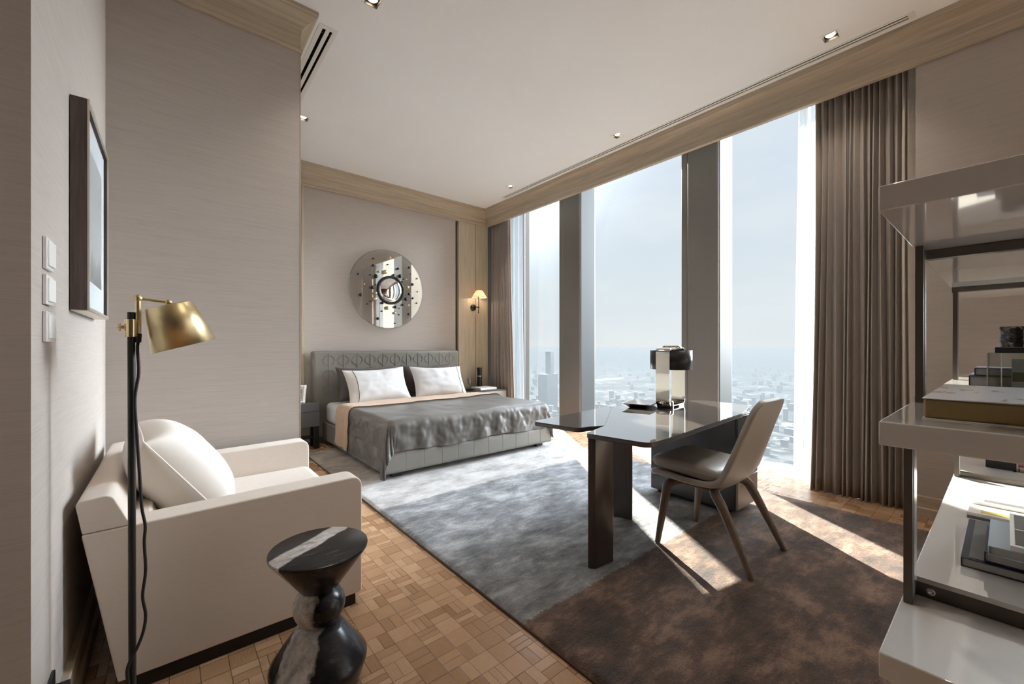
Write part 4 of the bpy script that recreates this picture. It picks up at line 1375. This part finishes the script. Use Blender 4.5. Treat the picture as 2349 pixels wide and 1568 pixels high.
# ================================================================== ETAGERE
SX0, SX1, SY0, SY1 = 1.094, 3.44, -.335, .165
def etagere():
    t = thing('shelf_unit', 'glossy taupe shelf unit on bronze posts in the right foreground', 'shelf unit', (2.27, -.085, 0))
    o = (2.27, -.085)
    bx = lambda a, b: ((a[0] - o[0], a[1] - o[1], a[2]), (b[0] - o[0], b[1] - o[1], b[2]))
    for z0, z1 in ((.540, .590), (1.004, 1.052), (1.472, 1.523)):
        a, b = bx((SX0, SY0, z0), (SX1, SY1, z1))
        MB().box(a, b).build('shelf', 'shelf', t, bevel=0.0025)
    # lower shelves' posts are set out further than the upper ones
    def post(x0, x1, y0, y1, z0, z1):
        a, b = bx((x0, y0, z0), (x1, y1, z1))
        p = MB().box(a, b).build('post', 'shelf_dark', t, bevel=0.001)
        a, b = bx((x0 + .016, y0 - .0015, z0 + .01), (x1 - .004, y0 + .0005, z1 - .01)) if y0 > 0 else bx((x0 + .016, y1 - .0005, z0 + .01), (x1 - .004, y1 + .0015, z1 - .01))
        MB().box(a, b).build('inlay', 'shelf_steel', p)
    for ys in ((SY1 - .022, SY1 - .006), (SY0 + .006, SY0 + .022)):
        for xs in ((1.352, 1.415), (2.85, 2.905)):
            post(xs[0], xs[1], ys[0], ys[1], RUGZ if xs[0] < 3.7 else 0, .5395)
            post(xs[0], xs[1], ys[0], ys[1], .5905, 1.0035)
        for xs in ((1.548, 1.60), (2.75, 2.80)):
            post(xs[0], xs[1], ys[0], ys[1], 1.0525, 1.4715)
    def rail(x, z0, z1, w=.03):
        a, b = bx((x, SY0 + .023, z0), (x + w, SY1 - .004, z1))
        r = MB().box(a, b).build('cross_rail', 'shelf_dark', t, bevel=0.001)
        return r
    r = rail(1.418, .5905, .6245)
    sc = MB().lathe([(0, 0), (.0075, 0), (.0085, .0015), (.006, .0025), (.0035, .001), (0, .001)], 20, T(1.4178 - o[0], .118 - o[1], .608) @ RY(-PI / 2), cap=False)
    sc.build('screw', 'silver', r)
    rail(2.87, .5905, .612)
    rail(1.56, 1.0525, 1.066)
    rail(1.64, 1.447, 1.4715)
    rail(2.74, 1.450, 1.4715)
etagere()

def book(name, label, x0, y1, z, w, d, h, cover, pages, group=None, spine='+y'):
    """a closed book lying flat; its far-left corner at (x0, y1)"""
    t = thing(name, label, 'book', (x0 + w / 2, y1 - d / 2, z), 0, group)
    c = .0028
    k = MB().box((-w / 2, -d / 2, 0), (w / 2, d / 2, c)).box((-w / 2, -d / 2, h - c), (w / 2, d / 2, h))
    if spine == '+y': k.box((-w / 2, d / 2 - c, c), (w / 2, d / 2, h - c))
    else: k.box((w / 2 - c, -d / 2, c), (w / 2, d / 2, h - c))
    k.build('cover', cover, t, bevel=0.001)
    q = .004
    MB().box((-w / 2 + q, -d / 2 + q, c), (w / 2 - q, d / 2 - c, h - c)).build('pages', pages, t)
    return t
ZM, ZL = 1.0522, .5902
# middle shelf
g = thing('book', 'very thick white art book with gilded page edges on the middle shelf', 'book', (1.205 + .24, .111 - .19, ZM))
MB().box((-.24, -.19, .002), (.24, .19, .041)).build('pages', 'gold_edge', g, bevel=0.004)
MB().box((-.242, -.192, .041), (.242, .192, .0435)).build('cover', 'cover_art', g, bevel=0.001)
MB().box((-.242, -.192, 0), (.242, .192, .002)).build('back_cover', 'book_ivory', g)
book('book', 'grey clothbound book lying under another behind the acrylic box', 2.36, .094, ZM, .26, .30, .040, 'book_navy', 'paper')
book('book', 'small grey book lying on top of a thicker one behind the acrylic box', 2.37, .080, ZM + .0402, .22, .26, .028, 'book_navy', 'paper')
def acrylic_box():
    t = thing('acrylic_box', 'clear acrylic display box with a black lid on the middle shelf', 'box', (2.28, -.10, ZM))
    x0, x1, y0, y1, h = -.085, .065, -.16, .145, .128
    mb = MB()
    w = .005
    for a, b in (((x0, y0, 0), (x0 + w, y1, h)), ((x1 - w, y0, 0), (x1, y1, h)), ((x0 + w, y1 - w, 0), (x1 - w, y1, h)), ((x0 + w, y0, 0), (x1 - w, y0 + w, h)), ((x0 + w, y0 + w, 0), (x1 - w, y1 - w, w))):
        mb.box(a, b)
    mb.build('case', 'clear', t, bevel=0.001)
    MB().box((x0 + .004, y0, h + .0003), (x1 - .004, y1 - .018, h + .020)).build('lid', 'black', t, bevel=0.002)
    MB().box((x0 + .030, y0 + .02, w), (x0 + .034, y1 - .055, .108)).build('card_insert', 'book_ivory', t)
    for a in (.055, .105, .155):
        MB().box((x0 + .0285, y1 - a - .030, .030), (x0 + .0298, y1 - a - .002, .062)).build('card_patch', 'book_grey', t)
    e = MB()
    for y in (y1, y1 - .032):
        e.box((x0 - .0012, y - .0025, 0), (x0 + .0012, y + .0005, h))
    e.build('edge', 'silver', t)
acrylic_box()
def marble_cup():
    t = tag(MB().lathe([(0, 0), (.026, 0), (.029, .02), (.028, .05), (.032, .066), (.031, .070), (.026, .066), (.022, .05), (0, .045)], 32, cap=False).build('cup', 'dark_marble', None), 'small dark marble cup standing on the black lid', 'cup')
    t.location = (2.235, -.012, ZM + .1486)
marble_cup()
o = tag(MB().box((-.006, -.008, 0), (.006, .008, .056)).build('black_block', 'black', None, bevel=0.001), 'slim black upright block beside the dark marble cup', 'ornament')
o.location = (2.245, -.062, ZM + .1486)
# lower shelf
book('book', 'dark navy book with a grey photo cover, lowest of the stack on the lower shelf', 1.70, .083, ZL, .40, .30, .025, 'book_navy', 'paper')
o = tag(MB().box((-.19, -.14, 0), (.19, .135, .0012)).build('dust_jacket', 'book_grey', None), 'grey photographic dust jacket on the lowest navy book', 'dust jacket')
o.location = (1.70 + .20, .083 - .15, ZL + .0252)
book('book', 'pale blue book with navy back board, second in the stack on the lower shelf', 1.706, .040, ZL + .0268, .26, .24, .027, 'book_navy', 'paper')
book('book', 'pale blue book, topmost of the blue ones in the stack', 1.69, .033, ZL + .0540, .27, .235, .024, 'book_blue', 'paper')
t = thing('picture_book', 'square book with a white border and two dark photographs on the blue books', 'book', (1.855, -.09, ZL + .0782))
MB().box((-.165, -.12, 0), (.165, .085, .014)).build('cover', 'mag_white', t, bevel=0.001)
for a, b in ((-.150, -.010), (.002, .150)):
    MB().box((a, -.11, .0141), (b, .076, .0148)).build('photograph', 'book_grey' if a > -.1 else 'black', t)
def magazine(label, x0, y1, z, w, d, h, mat, inset=None):
    t = thing('magazine', label, 'magazine', (x0 + w / 2, y1 - d / 2, z), 0, 'magazines on the lower shelf')
    MB().box((-w / 2, -d / 2, 0), (w / 2, d / 2, h)).build('cover', mat, t, bevel=0.001)
    if inset: MB().box((-w / 2 + .02, -d / 2 + .03, h + .0001), (-w / 2 + .055, d / 2 - .03, h + .0006)).build('cover_print', inset, t)
magazine('grey edged magazine, lowest of the magazine pile by the window end', 2.20, .092, ZL, .46, .28, .008, 'book_grey')
magazine('ivory magazine with a yellow printed strip in the middle of the pile', 2.205, .090, ZL + .0082, .46, .28, .012, 'book_ivory', simple('yellow print', (0.62, 0.50, 0.14), 0.4))
magazine('white magazine with a dark title strip, topmost of the pile', 2.33, .085, ZL + .0205, .33, .27, .010, 'mag_white', 'book_grey')
o = tag(MB().box((-.05, -.05, 0), (.05, .05, .055)).build('storage_box', 'black', None, bevel=0.002), 'small black box at the far end of the lower shelf', 'box')
o.location = (3.25, .02, ZL)
t = thing('gift_roll', 'rose pink roll in a clear stand at the far end of the lower shelf', 'roll', (3.22, -.12, ZL))
MB().tube([(0, -.15, .035), (0, .085, .035)], .016, 20).build('roll', 'pink', t)
MB().box((-.04, -.16, 0), (.04, .10, .004)).box((-.04, .08, .004), (.04, .084, .03)).box((-.04, -.12, .004), (.04, -.116, .03)).build('stand', 'clear', t)

# ================================================================== THE CITY BELOW
GZ = -215.0
def city_ground():
    k = N('hazy city ground')
    v = k.pos()
    vor = k.n('TexVoronoi'); vor.feature = 'F1'; vor.distance = 'CHEBYCHEV'
    k.l(v, vor.inputs['Vector']); vor.inputs['Scale'].default_value = 0.045
    r = k.sep(vor.outputs['Color'])[0]
    big = k.noise(v, 0.004, 4, 0.6)
    c = k.ramp(r, [(0.0, (0.010, 0.015, 0.014)), (0.3, (0.025, 0.031, 0.031)), (0.6, (0.055, 0.058, 0.060)), (0.85, (0.11, 0.11, 0.112)), (1.0, (0.24, 0.24, 0.245))])
    c = k.mix(k.rng(big, 0.45, 0.60), c, (0.009, 0.012, 0.010))
    k.principled(c, 0.9, spec=0.1)
    return k.m
M['city'] = city_ground()
struct(MB().add([(-2000, -20000, GZ), (60000, -20000, GZ), (60000, 60000, GZ), (-2000, 60000, GZ)], [(0, 1, 2, 3)]).build('ground', 'city'))
M['city_wall'] = simple('pale city facade', (0.085, 0.09, 0.095), 0.8)
M['city_roof'] = simple('city roof', (0.08, 0.077, 0.073), 0.9)
M['tower_wall'] = simple('grey tower facade', (0.014, 0.017, 0.021), 0.5)
M['river'] = simple('river in glint colour', (0.25, 0.25, 0.25), 0.5)
def building(w, d, h, wall, label, loc, rz=0.0, group=None, podium=None):
    t = thing('building', label, 'building', loc, rz, group)
    MB().box((-w / 2, -d / 2, 0), (w / 2, d / 2, h)).build('wall', wall, t)
    MB().box((-w / 2 - .4, -d / 2 - .4, h), (w / 2 + .4, d / 2 + .4, h + 1.2)).build('roof', 'city_roof', t)
    if podium:
        (pw, pd, ph) = podium
        MB().box((-pw * .75, -pd / 2, 0), (pw * .35, pd / 2, ph)).build('podium', wall, t)
    return t
def px_dir(x):
    s, c = math.sin(PSI), math.cos(PSI)
    u = (x - 1174.5) / F
    return Vector((s + u * c, c - u * s, 0))
D = 1500
d = px_dir(1261)
building(22, 22, 199, 'tower_wall', 'tall grey tower standing out of the haze in the far window', (d.x * D, d.y * D, GZ), 0.2, None, (60, 40, 120))
rnd = random.Random(4)
protos = [building(w, dd, h, 'city_wall', 'pale building among many in the hazy city below the windows', (0, 0, GZ), 0, 'hazy city buildings') for w, dd, h in ((12, 10, 14), (20, 11, 22), (13, 13, 34), (26, 12, 12))]
used = 0
placed = [(d.x * D, d.y * D), (d.x * D + 30, d.y * D + 30), (d.x * D - 30, d.y * D - 30)]
for i in range(420):
    x = rnd.choice([rnd.uniform(1196, 1284), rnd.uniform(1362, 1565), rnd.uniform(1675, 1845)])
    yb = 805 + (rnd.random() ** 0.9) * 240
    dist = F * (1.2 - GZ) / (yb - HY)
    if dist > 9000: continue
    dd = px_dir(x)
    loc = (dd.x * dist, dd.y * dist, GZ)
    if any((loc[0] - q[0]) ** 2 + (loc[1] - q[1]) ** 2 < 34 ** 2 for q in placed): continue
    placed.append(loc)
    rz = rnd.uniform(0, PI)
    if used < 4:
        protos[used].location = loc; protos[used].rotation_euler = (0, 0, rz)
    else:
        dup(protos[rnd.randrange(4)], loc, rz)
    used += 1
# a bend of the river, its sun glint put into the pale colour
d1 = px_dir(1378)
c0 = Vector((d1.x, d1.y, 0)) * (F * (1.2 - GZ) / (871 - HY))
rv = MB().prism([(c0.x + 260 * math.cos(a) * (1 + .3 * math.sin(3 * a)), c0.y + 70 * math.sin(a) * (1 + .3 * math.cos(2 * a))) for a in [2 * PI * k / 28 for k in range(28)]], GZ + .2, GZ + .6, 2).build('river', 'river')
struct(rv)
# haze lying over the city, its top below the room
kz = N('haze')
vs = kz.n('VolumePrincipled')
vs.inputs['Color'].default_value = (0.108, 0.119, 0.129, 1)
vs.inputs['Absorption Color'].default_value = (0, 0, 0, 1)
vs.inputs['Density'].default_value = 1 / 1500.0
vs.inputs['Anisotropy'].default_value = 0.0
kz.l(vs.outputs[0], kz.out.inputs['Volume'])
M['haze'] = kz.m
hz = MB().box((12, -18000, GZ - 1), (55000, 55000, -6)).build('haze', 'haze')
tag(hz, 'pale blue haze lying over the city', 'haze', None, 'stuff')
